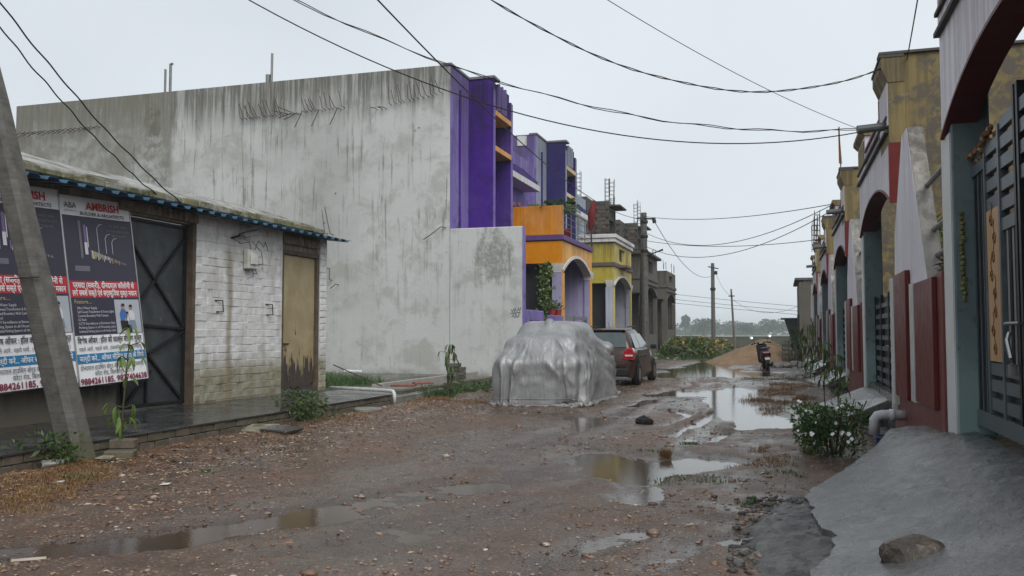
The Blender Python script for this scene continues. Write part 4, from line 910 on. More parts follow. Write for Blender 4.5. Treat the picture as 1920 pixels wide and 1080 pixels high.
RLAB = ['white and maroon row house with the tall panelled gate behind the wide concrete ramp', 'white and maroon row house with mouldy yellow side wall behind the flowering bush',
        'white and maroon row house with an orange pennant on its parapet', 'white and maroon row house between the pennant house and the rebar-topped house', 'dark red and cream row house with rebar standing on its roof']
def right_house(k, Yk):
    h = thing('row_house', RLAB[k], 'house', (3.5, Yk+2.3, 0), 0, 'right-hand row houses')
    y1 = Yk + 4.68
    fp = B().prism(arch_poly(Yk, y1, 4.10, 3.13, 3.54, 18, 2.2), 'x', 1.42, 1.62).build('front_panel', M_RWHITE, h)
    s = B(); n = 18; pts = [(Yk + (y1-Yk)*i/n, 3.13 + .41*(1-abs(2*i/n-1)**2.2)) for i in range(n+1)]
    for i in range(n): s.prism([(pts[i][0], pts[i][1]-.025), (pts[i+1][0], pts[i+1][1]-.025), (pts[i+1][0], pts[i+1][1]+.004), (pts[i][0], pts[i][1]+.004)], 'x', 1.405, 1.66)
    s.build('arch_soffit', M_MAROON, fp)
    B().box(1.405,1.60,Yk-.03,Yk-.001,3.09,3.90).build('red_end_block', plain('deep_red_panel', (.125,.018,.016), .42, var=.12), fp)
    B().box(1.62,9.0,Yk,Yk+.2,0,5.1).build('side_wall', M_YMOLD, h)
    # parapet: tall end block, low middle, second lower block
    B().box(1.418,1.6195,Yk-.02,Yk+1.0,3.903,4.72).build('parapet_block', M_YMOLD, h); B().box(1.40,1.4175,Yk-.012,Yk+.93,4.14,4.72).build('white_facing', M_RWHITE, fp); B().box(1.392,1.4175,Yk+.93,Yk+1.01,4.14,4.72).build('maroon_edge', M_MAROON, fp)
    B().prism([(1.62,4.721),(1.415,4.721),(1.33,4.93),(1.33,5.06),(1.62,5.06)], 'y', Yk-.03, Yk+1.06).build('cornice', M_YTRIM, h)
    B().box(1.31,9.02,Yk-.045,Yk+.24,5.101,5.135).build('coping', plain('grey_cap', (.085,.08,.075), .8), h); B().box(1.315,1.62,Yk-.04,Yk+1.08,5.061,5.099).build('cornice_cap', MC['grey_cap'], h)
    B().box(1.425,1.60,Yk+1.011,Yk+3.3,4.101,4.42).build('low_parapet', M_RWHITE, h); B().box(1.39,1.61,Yk+1.012,Yk+3.3,4.421,4.46).build('parapet_cap', M_MAROON, h)
    B().box(1.41,1.61,Yk+3.301,y1,4.101,4.72).build('parapet_block', M_RWHITE, h); B().box(1.395,1.4095,Yk+3.45,y1-.15,4.30,4.66).build('yellow_recess', M_YTRIM, fp)
    B().prism([(1.61,4.721),(1.405,4.721),(1.33,4.80),(1.33,4.87),(1.61,4.87)], 'y', Yk+3.27, y1+.03).build('cornice', M_YTRIM, h)
    for z0, z1, xo in ((4.05,4.09,.05), (4.24,4.275,.04)): B().box(1.42-xo,1.419,Yk+.02,y1,z0,z1).build('string_course', MC['grey_cap'], fp)
    B().tube([(1.5,Yk+.16,4.17),(1.03,Yk+.10,4.13)], .058, 12).build('drain_pipe', M_PVCG, h, smooth=False)
    pr = B().box(1.455,1.76,Yk+4.43,Yk+4.84,.35,3.6).build('pier', M_TEAL, h, bevel=.01)
    B().box(1.44,1.4545,Yk+4.45,Yk+4.86,.3,3.12).build('pier_edge', M_WHITEP, pr)
    B().box(1.60,1.66,Yk+4.3,y1-.02,3.5,4.4).build('lintel', M_TEAL, h)
    B().box(1.621,6.0,Yk+4.5,Yk+4.68,4.12,4.38).build('beam', plain('beige_beam', (.40,.36,.28), .7), h); B().box(1.621,6.5,Yk+.21,Yk+4.49,4.4,4.52).build('ceiling', M_TEAL, h)
    B().box(5.8,6.0,Yk+.21,Yk+8.5,0,4.39).build('back_wall', M_YMOLD, h)
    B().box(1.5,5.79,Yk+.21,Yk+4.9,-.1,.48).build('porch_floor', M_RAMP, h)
    # street wall with proud panels, stripes and the tapering fin
    w = B().prism([(Yk+4.87,-.2),(Yk+8.58,-.2),(Yk+8.58,1.9),(Yk+6.2,1.86),(Yk+4.87,1.93)], 'x', 1.42, 1.56).build('street_wall', M_RED, h)
    M_PAN = MC['deep_red_panel']
    B().box(1.375,1.4198,Yk+5.15,Yk+6.35,.62,1.89).build('panel', M_PAN, w, bevel=.006); B().box(1.365,1.4197,Yk+6.95,Yk+8.02,.58,2.08).build('panel', M_PAN, w, bevel=.006)
    for i in range(3):
        B().box(1.37,1.4194,Yk+6.40+i*.11,Yk+6.45+i*.11,.60,1.90).build('stripe', M_WHITEP, w); B().box(1.36,1.4192,Yk+8.08+i*.12,Yk+8.14+i*.12,.45-.2*(i == 2),2.06).build('stripe', M_WHITEP, w)
    B().prism([(Yk+5.7,1.80),(Yk+8.42,1.80),(Yk+8.3,2.6),(Yk+7.42,3.74),(Yk+7.0,3.74)], 'x', 1.425, 1.432).build('fin_face', M_RWHITE, h)
    B().prism([(Yk+5.69,1.80),(Yk+8.43,1.80),(Yk+8.31,2.6),(Yk+7.43,3.75),(Yk+6.99,3.75)], 'x', 1.433, 1.60).build('fin', M_STONEW, h)
    for z, e in ((2.98,6.5), (2.45,6.15), (2.16,5.95)): B().tube([(1.55,Yk+4.8,z+.02),(1.56,Yk+e,z)], .028, 8).build('rail', M_STEEL, h)
    B().box(1.7,3.2,Yk+4.9,Yk+8.5,-.1,.45).build('planter_bed', M_MUD, h)
    if k == 0: fancy_gate(h)
    else: slat_gate(h, Yk, .46, 2.0)
    if k == 4:
        for y in (Yk+.4, Yk+2.2, Yk+4.2): rebar_cage(h, 1.5, y, 5.1, 6.5, .2)
    return h
RY = [4.0, 12.6, 21.15, 29.75, 38.3]
RH = [right_house(k, RY[k]) for k in range(5)]

# pennant on the third house
pn = thing('pennant', 'small orange triangular pennant on a pole above a row house parapet', 'flag', (1.45, 22.6, 5.1))
B().tube([(1.45,22.6,5.1),(1.42,22.6,6.4)], .015, 6).build('staff', M_RUST, pn)
b = B(); b.add([(1.42,22.6,6.38),(1.42,22.6,5.5),(1.50,22.95,5.55),(1.40,22.62,6.38),(1.40,22.62,5.5),(1.48,22.97,5.55)], [(0,1,2),(5,4,3),(0,2,5,3),(1,4,5,2),(0,3,4,1)]); b.build('cloth', plain('saffron_cloth', (.48,.19,.03), .8), pn)

# bare concrete house past the right row, with a tin lean-to
ch = thing('concrete_house', 'bare grey concrete house closing the right-hand row of houses', 'house', (4, 62, 0))
for bb in ((1.1,1.348,58,66,0,4.6), (1.35,8,58,58.25,0,4.7), (1.36,8,65.75,66,0,4.6)): B().box(*bb).build('wall', M_CONC, ch)
B().box(.85,8.1,57.9,66.1,4.701,4.85).build('roof_slab', M_CONC, ch)
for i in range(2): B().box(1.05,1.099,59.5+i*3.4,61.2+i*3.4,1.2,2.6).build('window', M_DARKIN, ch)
lt = thing('tin_lean_to', 'dark tin lean-to with a slanting front at the concrete house', 'shed', (.5, 66.5, 0))
B().prism([(.2,2.35),(1.06,2.35),(1.06,0),(.75,0),(.55,1.2)], 'y', 64.5, 67.5).build('sheet', plain('dark_tin', (.07,.075,.08), .5, .4), lt)
B().box(-.05,1.07,64.3,67.7,2.351,2.43).build('roof', plain('tin_roof', (.05,.05,.052), .5, .3), lt)

# ramps: a wide cracked one for the nearest house, plain slabs for the others
def xl(y): return .22 + .06*math.sin(y*2.3) + .9*max(0, (y-7.5)/2.5)**1.15
ny_, nx_ = 150, 44; V = []
for i in range(ny_+1):
    y = 2.0 + 8.0*i/ny_
    for j in range(nx_+1):
        x0 = xl(y) + (.34*float(fbm(np.array([y*1.4]), np.array([3.3]), 6, .62)[0]))*(1 if y < 7.5 else max(.3, 1-(y-7.5))); f = j/nx_; x = x0 + (1.58-x0)*f
        z = .065 + .47*float(sstep(-.05, 1.25, (x-.14)/1.35)) + .020*float(fbm(np.array([x*2.5]), np.array([y*2.5]), 4)[0]) + .012*float(fbm(np.array([x*12]), np.array([y*12]), 3)[0]) - .12*max(0., (y-8.6)/1.4)*f
        V.append((x, y, z))
    
W_ = nx_+1; Fq = [(i*W_+j, i*W_+j+1, (i+1)*W_+j+1, (i+1)*W_+j) for i in range(ny_) for j in range(nx_)]
o = len(V)
edge = [i*W_ for i in range(ny_+1)] + [ny_*W_+j for j in range(1, W_)]
V += [(V[e][0]+.012*rnd.uniform(-1,1), V[e][1], -.08) for e in edge]; Fq += [(edge[i+1], edge[i], o+i, o+i+1) for i in range(len(edge)-1)]
me = bpy.data.meshes.new('concrete_ramp'); me.from_pydata(V, [], Fq); me.update()
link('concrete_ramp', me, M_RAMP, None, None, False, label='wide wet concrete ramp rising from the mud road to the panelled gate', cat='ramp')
V = []; ny2, nx2 = 160, 24
for i in range(ny2+1):
    y = 3.6 + 3.9*i/ny2; wd = .42*(1 - abs(2*i/ny2-1)**3) + .02
    e1 = .14*float(fbm(np.array([y*1.7]), np.array([8.1]), 5)[0]); 
    for j in range(nx2+1):
        f = j/nx2; x = -.02 + e1 - wd*.55 + (wd*.55+.40)*f; V.append((x, y, -.02 + .062*float(sstep(0,.25,f)) + .055*float(fbm(np.array([x*9]), np.array([y*9]), 4)[0])))
W_ = nx2+1; me = bpy.data.meshes.new('broken_ramp_edge'); me.from_pydata(V, [], [(i*W_+j, i*W_+j+1, (i+1)*W_+j+1, (i+1)*W_+j) for i in range(ny2) for j in range(nx2)]); me.update()
t = NT('crumbled_concrete'); p = t.pos(); n = t.noise(p, 5, 7, .7); t.bump(t.noise(p, 26, 6, .7), .9, .02)
link('broken_ramp_edge', me, t.out(t.ramp(n, [(.3,(.022,.022,.021)), (.52,(.065,.064,.062)), (.72,(.16,.16,.155))]), t.rng(n, .3, .7, .15, .5)), None, None, False, label='dark crumbled concrete strip along the lower edge of the wide ramp', cat='rubble')
for k in (1, 2, 3, 4):
    Yk = RY[k]; q = random.Random(k); b = B()
    b.add([(.62,Yk+4.9,.02),(.98,Yk+2.2,.04),(1.62,Yk+1.5,.42),(1.55,Yk+4.75,.42),(.62,Yk+4.9,-.1),(.98,Yk+2.2,-.08),(1.62,Yk+1.5,.30),(1.55,Yk+4.75,.30)], [(0,1,2,3),(7,6,5,4),(0,4,5,1),(1,5,6,2),(2,6,7,3),(3,7,4,0)])
    b.build('ramp_slab', M_RAMP, bevel=.012, label=['', 'tilted concrete slab ramp right behind the flowering bush', 'tilted concrete slab ramp up to the pennant house gate', 'tilted concrete slab ramp between the pennant house and rebar-topped house', 'tilted concrete slab ramp at the dark red rebar-topped house'][k], cat='ramp', group='slab ramps along the right row')
# drain pipe elbow, blue tub, garlands
pv = B(); pv.tube([(1.44,11.55,.36),(1.16,11.55,.36),(1.10,11.55,.345),(1.065,11.55,.30),(1.06,11.55,.12)], .062, 14); 
pvo = thing('waste_pipe', 'white plastic elbow pipe coming out of the red street wall', 'pipe', (1.2, 11.55, .1)); pv.build('pipe', plain('white_pvc', (.55,.57,.58), .3, var=.1), pvo, smooth=True)
B().tube([(1.30,11.55,.36),(1.235,11.55,.36)], .073, 14).build('collar', MC['white_pvc'], pvo, smooth=True)
B().box(.85,1.42,10.3,13.9,-.08,-.015).build('drain_bed', M_RAMP, kind='structure')
bt = thing('blue_tub', 'squat dark blue plastic tub in the drain beside the red wall', 'tub', (1.18, 11.25, 0))
B().lathe([(.10,-.02),(.125,.02),(.14,.11),(.145,.13),(.125,.13),(.11,.06),(.02,.05)], 16, (1.18,11.25,0)).build('bowl', plain('blue_plastic', (.02,.035,.12), .3, var=.3, sc=14), bt, smooth=True)
B().tube([(1.18+.147*math.cos(a*.4), 11.25+.147*math.sin(a*.4), .13) for a in range(17)], .012, 6).build('rim', plain('blue_rim', (.05,.08,.2), .3), bt)
gl = thing('marigold_garland', 'dried brown marigold garland lying along the top of the panelled gate', 'garland', (1.6, 8.1, 2.8))
q = random.Random(6); mg = plain('dry_marigold', (.20,.09,.05), .8, var=.4, sc=40); sl = plain('straw', (.40,.33,.17), .8)
for i in range(22):
    y = 8.40 - i*.038; z = 2.80 + (.0 if y > 7.95 else .05*(7.95-y)/.2)
    for r_ in range(2): B().blob((1.585+.05*r_+q.uniform(-.012,.012), y, z+.03+.045*(1-r_)+q.uniform(-.008,.012)), .026, i*3+r_, 1, .35).build('flower', mg if (i+r_) % 4 else sl, gl)
gl = thing('green_garland', 'yellow-green leaf garland hanging down the teal gate pier', 'garland', (1.44, 8.45, 1.6))
for i in range(18): B().blob((1.52+q.uniform(-.008,.008), 8.418, 2.40-i*.044), .024, i, 1, .4, (1,.7,1)).build('leaf_tuft', plain('garland_green', (.17,.165,.05), .7, var=.4, sc=30), gl)
# stone on the ramp
rk = B(); vs, fs = ICO[3]; V = []
for p_ in vs:
    a = math.atan2(p_[1], p_[0]); r_ = 1 + .5*float(fbm(np.array([p_[0]*1.7+4]), np.array([p_[1]*1.7+p_[2]]), 4)[0]) 
    notch = .55*math.exp(-((a-1.1)/.45)**2)*max(0, p_[2])
    V.append((.66+p_[0]*.17*r_*(1-notch*.5), 5.12+p_[1]*.13*r_, .16+p_[2]*.13*r_*(1-notch)))
rk.add(V, fs); t = NT('brown_stone'); p = t.pos(); n = t.noise(p, 9, 6, .7); t.bump(t.noise(p, 30, 5), .8, .012)
rk.build('broken_stone', t.out(t.ramp(n, [(.3,(.035,.028,.022)), (.6,(.085,.065,.05)), (.8,(.13,.11,.09))]), .35), label='dark brown broken stone lump sitting on the wide ramp', cat='stone')

def strip_region(q): return -.32 + .62*q.rand(), 3.8 + 3.6*q.rand()
STUFF['concrete_crumbs'] = 'dark crumbled concrete bits along the broken ramp edge'
scatter_stones('concrete_crumbs', 1300, plain('crumb_grey', (.07,.07,.068), .5, var=.5, sc=30), strip_region, .006, .034, .6, seed=8)

# ------------------------------------------------------------------ car under a silver cover (cloth relaxed over a car-shaped body)
def drape_cover():
    q = np.random.RandomState(5); NA, NR = 240, 66
    a = np.linspace(0, 2*np.pi, NA, endpoint=False)
    def outline(hx, hy, e):
        c, s = np.cos(a), np.sin(a); return np.stack([hx*np.sign(c)*np.abs(c)**e, hy*np.sign(s)*np.abs(s)**e], 1)
    P = np.zeros((NR, NA, 3))
    for j in range(NR):
        t = j/(NR-1)
        if t < .46: f = t/.46; hx, hy, z, e = .985-.085*f, 2.11-.10*f, .03+.97*f, .36
        elif t < .74: f = (t-.46)/.28; hx, hy, z, e = .90-.28*f, 2.01-.80*f, 1.00+.60*f, .36+.12*f
        else: f = (t-.74)/.26; hx, hy, z, e = .62*(1-f)+.004, 1.21*(1-f)+.5*f, 1.60+.09*f, .48+.3*f
        o = outline(hx, hy, e); P[j,:,0] = o[:,0]; P[j,:,1] = o[:,1]; P[j,:,2] = z
        if t > .46: P[j,:,1] -= .26*min(1, (t-.46)/.28)
    def L(A, B_): return np.linalg.norm(A - B_, axis=-1)
    sh = lambda X, dj, da: np.roll(X, -da, 1)[dj:] if dj else np.roll(X, -da, 1)
    links = []
    for dj, da, k, ex in ((0,1,.46,1.01), (1,0,.46,1.015), (1,1,.20,1.02), (1,-1,.20,1.02), (0,3,.05,1.03), (3,0,.06,1.01), (0,7,.02,1.02)):
        A = P[:NR-dj] if dj else P; C = sh(P, dj, da); links.append((dj, da, k, L(A, C)*ex))
    P = P + q.randn(*P.shape)*.012
    # slow diagonal tension waves seed the big folds
    prev = P.copy(); TOP = P[-1].copy(); TOP[:,0] = 0
    boxes = [((0,0,.50), (.80-.2,1.93-.2,.44-.2), .2), ((0,-.22,1.12), (.60-.3,1.02-.3,.47-.3), .3), ((0,-.28,.92), (.68-.25,1.42-.25,.38-.25), .25)]
    sph = [((.86,.55,1.02), .13), ((-.86,.55,1.02), .13), ((.06,-1.05,1.545), .10)]
    for it in range(300):
        v = (P - prev)*.94; prev = P.copy(); P = P + v; P[..., 2] -= .0011
        for _ in range(2):
            D = np.zeros_like(P); 
            for dj, da, k, rest in links:
                A = P[:NR-dj] if dj else P; C = sh(P, dj, da); d = C - A; l = np.linalg.norm(d, axis=-1) + 1e-9
                w = k*(l-rest)/l
                if k < .1: w = np.where(l < rest, w*.35, w)
                c = d*w[..., None]*.5
                if dj: D[:NR-dj] += c; D[dj:] -= np.roll(c, da, 1)
                else: D += c; D -= np.roll(c, da, 1)
            P = P + D*.8
        for c0, hb, r in boxes:
            p = P - np.array(c0); q_ = np.abs(p) - np.array(hb); o = np.maximum(q_, 0); d = np.linalg.norm(o, axis=-1); inside = (d < r) & (d > 1e-6)
            n = o*np.sign(p)/(d[..., None]+1e-9); P = np.where(inside[..., None], P + n*(r-d)[..., None], P)
        for c0, r in sph:
            p = P - np.array(c0); d = np.linalg.norm(p, axis=-1); P = np.where((d < r)[..., None], P + p/(d[..., None]+1e-9)*(r-d)[..., None], P)
        con = P - prev
        on = (P[..., 2] > .6)[..., None]; prev = np.where(on, prev + con*.25, prev)
        P[..., 2] = np.maximum(P[..., 2], .02)
        P[0,:,0] = np.clip(P[0,:,0], -.97, .97); P[0,:,1] = np.clip(P[0,:,1], -2.12, 2.12)
        P[-1,:,:2] = TOP[:,:2]; P[-1,:,2] = P[-1,:,2].mean()*.5 + P[-2,:,2].mean()*.5
        if it < 200:  # gathered elastic hem
            P[0,:,:2] *= .9996
    # finer mesh, then gravity folds: ridges hanging from the shoulders, tension creases fanning from the roof corners
    P2 = np.zeros((NR*2-1, NA*2, 3)); Pr = np.concatenate([P, P[:, :1]], 1); H_ = np.zeros((NR, NA*2, 3)); H_[:, 0::2] = P; H_[:, 1::2] = (Pr[:, :-1]+Pr[:, 1:])/2
    P2[0::2] = H_; P2[1::2] = (H_[:-1]+H_[1:])/2; P = P2; n1_, n2_ = P.shape[:2]
    du = np.roll(P, -1, 1) - np.roll(P, 1, 1); dv = np.gradient(P, axis=0); nrm = np.cross(du, dv); nrm /= np.linalg.norm(nrm, axis=-1, keepdims=True) + 1e-9
    s_ = np.linspace(0, 11.6, n2_, endpoint=False)[None, :]*np.ones((n1_, 1)); z = P[..., 2]; dn = np.concatenate([np.zeros((1, n2_)), np.cumsum(np.linalg.norm(np.diff(P, axis=0), axis=-1), 0)])
    per = lambda f: f(s_)*(1-wr) + f(s_-11.6)*wr
    wr = sstep(.93, 1.0, np.linspace(0, 1, n2_))[None, :]*np.ones((n1_, 1))
    ridge = lambda a_, b_: (1 - np.abs(2*vnoise(a_, b_)-1))**1.15
    warp = lambda s: s + .42*fbm(s*.9, dn*.9, 3) + .10*fbm(s*3, dn*3, 2)
    low = sstep(1.2, .55, z); mid = sstep(.25, .6, z)*sstep(1.6, 1.0, z); upp = sstep(1.0, 1.35, z)
    f1 = per(lambda s: ridge(warp(s)*2.3, dn*.16)); f2 = per(lambda s: ridge(warp(s)*4.8+7, dn*.28+3)); f3 = per(lambda s: ridge((warp(s)+dn*.9)*2.4+11, (warp(s)-dn)*.7)); f4 = per(lambda s: ridge((warp(s)-dn*.8)*2.9+23, (warp(s)+dn)*.6+5)); f5 = per(lambda s: ridge(warp(s)*8.5+2, dn*1.6))
    d_ = (.135*(f1-.5) + .055*(f2-.5))*(.02+.98*low) + .050*(f3-.5)*(mid+.16*upp) + .046*(f4-.5)*(mid*.8+.18*upp) + .008*(f5-.5)
    P = P + nrm*(d_*sstep(0, .25, 1-np.linspace(0, 1, n1_))[:, None])[..., None]
    P = np.where((np.arange(n1_) < 7)[:, None, None], P[7:8]*np.array([1,1,0]) + (P[7:8]*np.array([1,1,0]) - np.array([0,0,0]))*((np.arange(n1_)-7)*.0045)[:, None, None] + np.stack([np.zeros((n1_, n2_)), np.zeros((n1_, n2_)), P[7:8,:,2]*(np.arange(n1_)/7.)[:, None]], -1), P)
    P[0,:,2] = .015 + .03*np.abs(fbm(s_[0]*2, s_[0]*0, 3)); P[..., 2] = np.maximum(P[..., 2], .012)
    v = P.reshape(-1, 3); i = np.arange(n1_*n2_).reshape(n1_, n2_)
    f = np.stack([i[:-1], np.roll(i[:-1], -1, 1), np.roll(i[1:], -1, 1), i[1:]], -1).reshape(-1, 4)
    return v, f, P[58], P[9]
v, f, seam_row, hem_row = drape_cover()
t = NT('silver_cover'); p = t.obj(); n = t.noise(p, 4, 6, .65); n2 = t.noise(p, 26, 5, .65)
cr = t.math('ADD', t.math('MULTIPLY', t.voro(t.map(p, (1,1,.55), (.3,.1,0)), 5.5, 'DISTANCE_TO_EDGE'), 1.6), t.math('ABSOLUTE', t.math('ADD', t.noise(t.map(p, (1,1,.4)), 6, 4, .6, 1.2), -.5)))
fl_ = t.math('POWER', t.math('SUBTRACT', 1, t.math('ABSOLUTE', t.math('MULTIPLY_ADD', t.noise(t.map(p, (6,6,.9)), 1, 3, .5, .8), 2, -1))), 3)
t.bump(t.math('ADD', t.math('ADD', t.math('MULTIPLY', cr, .42), t.math('MULTIPLY', fl_, .26)), t.math('MULTIPLY', n2, .05)), .5, .04)
c = t.mix(t.rng(n, .35, .7), (.25,.255,.26), (.34,.345,.35)); zz = t.xyz(p)[2]
c = t.mix(t.math('MULTIPLY', t.rng(t.math('ADD', zz, t.math('MULTIPLY', n, .5)), .45, .2), .55), c, (.24,.21,.19))
M_COVER = t.out(c, t.rng(n2, .3, .7, .42, .56), .35)
cc = link('covered_car', np_mesh('covered_car', v, f), M_COVER, None, (-4.33, 17.38, 0), True, label='car hidden under a wrinkled silver cover on the muddy road', category='car')

for nm, row, r_ in (('seam', seam_row, .007), ('hem_cord', hem_row, .009)):
    B().tube([tuple(p_*np.array([1.004,1.002,1])) for p_ in row[::3]] + [tuple(row[0])], r_, 5, False).build(nm, M_COVER, cc, local=True)

# ------------------------------------------------------------------ brown hatchback
M_PAINT = NT('bronze_brown_paint'); t = M_PAINT; p = t.obj(); zz = t.xyz(p)[2]; n = t.noise(p, 5, 5)
c = t.mix(t.math('MULTIPLY', t.rng(t.math('ADD', zz, t.math('MULTIPLY', n, .3)), .75, .35), .6), (.042,.021,.015), (.075,.052,.040))
M_PAINT = t.out(c, .35, .2, Coat_Weight=.35, Coat_Roughness=.1)
M_GLASS = plain('car_glass', (.055,.075,.080), .05, 0, var=.05, bump=0, obj=True, Specular_IOR_Level=.9)
M_TYRE = plain('tyre_rubber', (.018,.017,.016), .8, obj=True); M_RIM = plain('alloy_rim', (.30,.30,.30), .35, .7, obj=True); M_TRIM = plain('black_trim', (.018,.018,.019), .55, obj=True)
M_TAIL = plain('tail_lamp_red', (.34,.012,.02), .12, obj=True, bump=0, Coat_Weight=1.0); M_CLEAR = plain('lamp_clear', (.55,.5,.5), .1, obj=True, bump=0)
car = thing('hatchback_car', 'dark bronze brown hatchback parked in front of the silver covered car', 'car', (-4.38, 24.05, -.015), R(-1.0))
def loft(b, stations, closed=True):
    n = len(stations[0]); o = len(b.v); vs = [p for s in stations for p in s]; fs = []
    for i in range(len(stations)-1):
        for k in range(n-1): fs.append((i*n+k, i*n+k+1, (i+1)*n+k+1, (i+1)*n+k))
    fs += [tuple(range(n))[::-1], tuple((len(stations)-1)*n+k for k in range(n))]
    return b.add(vs, fs)
def sect(y, zb, zbelt, w, tum=.04, bul=.04):
    # half outline mirrored: sill -> flank -> belt -> deck
    L = [(w-.06, zb), (w-.01, zb+.12), (w+bul*.5, zb+(zbelt-zb)*.45), (w+bul*.3, zb+(zbelt-zb)*.75), (w-tum, zbelt), (w-.30, zbelt+.03), (0, zbelt+.045)]
    return [(x, y, z) for x, z in L] + [(-x, y, z) for x, z in L[::-1][1:]]
b = B(); loft(b, [sect(-1.87,.30,.80,.66), sect(-1.82,.24,.92,.74), sect(-1.60,.20,.97,.80), sect(-1.1,.19,.97,.815), sect(-.4,.18,.95,.82), sect(.5,.18,.92,.82), sect(.95,.19,.90,.81), sect(1.45,.22,.82,.78), sect(1.75,.26,.72,.70), sect(1.86,.34,.60,.60)])
body = b.build('body', M_PAINT, car, smooth=True, local=True)
def gsec(y, zb, zt, wb, wt):
    return [(wb, y, zb), (wt+.03, y, zb+(zt-zb)*.8), (wt-.05, y, zt-.01), (0, y, zt+.02), (-wt+.05, y, zt-.01), (-wt-.03, y, zb+(zt-zb)*.8), (-wb, y, zb)]
b = B(); G_ = [gsec(-1.74,.93,.96,.70,.66), gsec(-1.52,.94,1.36,.74,.58), gsec(-1.28,.95,1.47,.76,.57), gsec(-.6,.93,1.50,.77,.57), gsec(.05,.92,1.475,.77,.56), gsec(.30,.92,1.40,.77,.56), gsec(1.0,.89,.93,.72,.66)]
loft(b, G_); cab = b.build('cabin', M_PAINT, car, smooth=True, local=True)
def pane(name, pts, mat, par=car, off=.0):
    b = B(); b.add(pts, [tuple(range(len(pts)))]); return b.build(name, mat, par, local=True)
pane('rear_window', [(-.60,-1.735,1.01),(.60,-1.735,1.01),(.57,-1.57,1.33),(.46,-1.545,1.385),(-.46,-1.545,1.385),(-.57,-1.57,1.33)], M_GLASS)
pane('windscreen', [(.62,.92,.965),(-.62,.92,.965),(-.50,.36,1.375),(.50,.36,1.375)], M_GLASS)
for s in (1, -1):
    o1 = lambda y, f: (s*((.765)*(1-f)+(.598)*f+.006), y, .985+.385*f)
    for ya, yb, yc, yd in ((-1.35,-.62,-.62,-1.22), (-.56,.72,.18,-.56)):
        P_ = [o1(ya,0), o1(yb,0), o1(yc,.98), o1(yd,.98)]; pane('side_window', P_ if s > 0 else P_[::-1], M_GLASS)
    b = B(); b.prism([(-.62,.96),(-.56,.96),(-.56,1.40),(-.62,1.40)], 'x', s*.60, s*.70); 
    for y0_, y1_ in ((-.56,.70), (-1.18,-.60)):
        d_ = B(); d_.add([(s*.853,y0_+.01,.30),(s*.853,y1_-.01,.30),(s*.853,y1_-.01,.62),(s*.80,y1_-.01,.93),(s*.80,y0_+.01,.93),(s*.853,y0_+.01,.62)], [(0,1,2,3,4,5) if s > 0 else (5,4,3,2,1,0)])
        dd = d_.build('door', M_PAINT, car, local=True); B().box(min(s*.853,s*.885), max(s*.853,s*.885), y0_+.08, y0_+.26, .745, .775).build('handle', M_TRIM, dd, local=True, bevel=.005)
    m_ = B(); m_.mbox((s*.93,.62,1.0), (.17,.10,.12)); m_.build('mirror', M_TRIM, car, local=True, bevel=.025)
    B().tube([(s*.53,-1.15,1.525),(s*.54,-1.05,1.545),(s*.55,-.1,1.545),(s*.54,.05,1.515)], .016, 6).build('roof_rail', M_TRIM, car, local=True)
    tl = B(); tl.prism([(.52,.70),(.80,.68),(.835,.85),(.78,.985),(.68,1.0),(.56,.90)], 'y', -1.885, -1.62)
    tl.v = [(s*x, y + .10*max(0, x-.62), z) for x, y, z in tl.v]; tlo = tl.build('tail_lamp', M_TAIL, car, local=True, bevel=.012); fixn(tlo.data)
    B().mbox((s*.70,-1.885,.80), (.2,.02,.045)).build('reverse_lamp', M_CLEAR, tlo, local=True)
    for y in (-1.22, 1.22):
        ar = B(); ar.add([(s*.842, y+.37*math.cos(a_*.314), .30+.37*math.sin(a_*.314)) for a_ in range(11)], [tuple(range(11)) if s < 0 else tuple(range(11))[::-1]]); ar.build('wheel_arch', M_TRIM, car, local=True)
        Mx = Matrix.Rotation(R(90),3,'Y')
        w_ = B().lathe([(.17,-.09),(.27,-.095),(.295,-.06),(.30,0),(.295,.06),(.27,.095),(.17,.09)], 24, (s*.775,y,.30), Mx).build('wheel', M_TYRE, car, smooth=True, local=True)
        B().lathe([(.03,-.10),(.17,-.085),(.19,-.03),(.19,.03),(.17,.085),(.03,.10)], 10, (s*.78,y,.30), Mx).build('rim', M_RIM, w_, local=True)
b = B(); b.box(-.72,.72,-1.93,-1.80,.26,.48); b.build('rear_bumper', M_TRIM, car, local=True, bevel=.04)
B().box(-.62,.62,-1.905,-1.85,.50,.60).build('bumper_strip', M_PAINT, car, local=True, bevel=.015)
B().box(-.26,.26,-1.91,-1.875,.62,.74).build('number_plate', plain('plate_white', (.6,.6,.58), .4, obj=True), car, local=True); B().box(-.33,.33,-1.90,-1.86,.77,.81).build('chrome_bar', M_RIM, car, local=True)
B().mbox((0,-1.43,1.435),(1.05,.18,.03), Matrix.Rotation(R(-10),3,'X')).build('spoiler', M_PAINT, car, local=True, bevel=.012); B().tube([(.05,-1.72,1.02),(-.3,-1.60,1.2)], .009, 5).build('wiper', M_TRIM, car, local=True)
B().tube([(0,-.9,1.5),(0,-1.05,1.66)], .006, 5).build('aerial', M_TRIM, car, local=True)

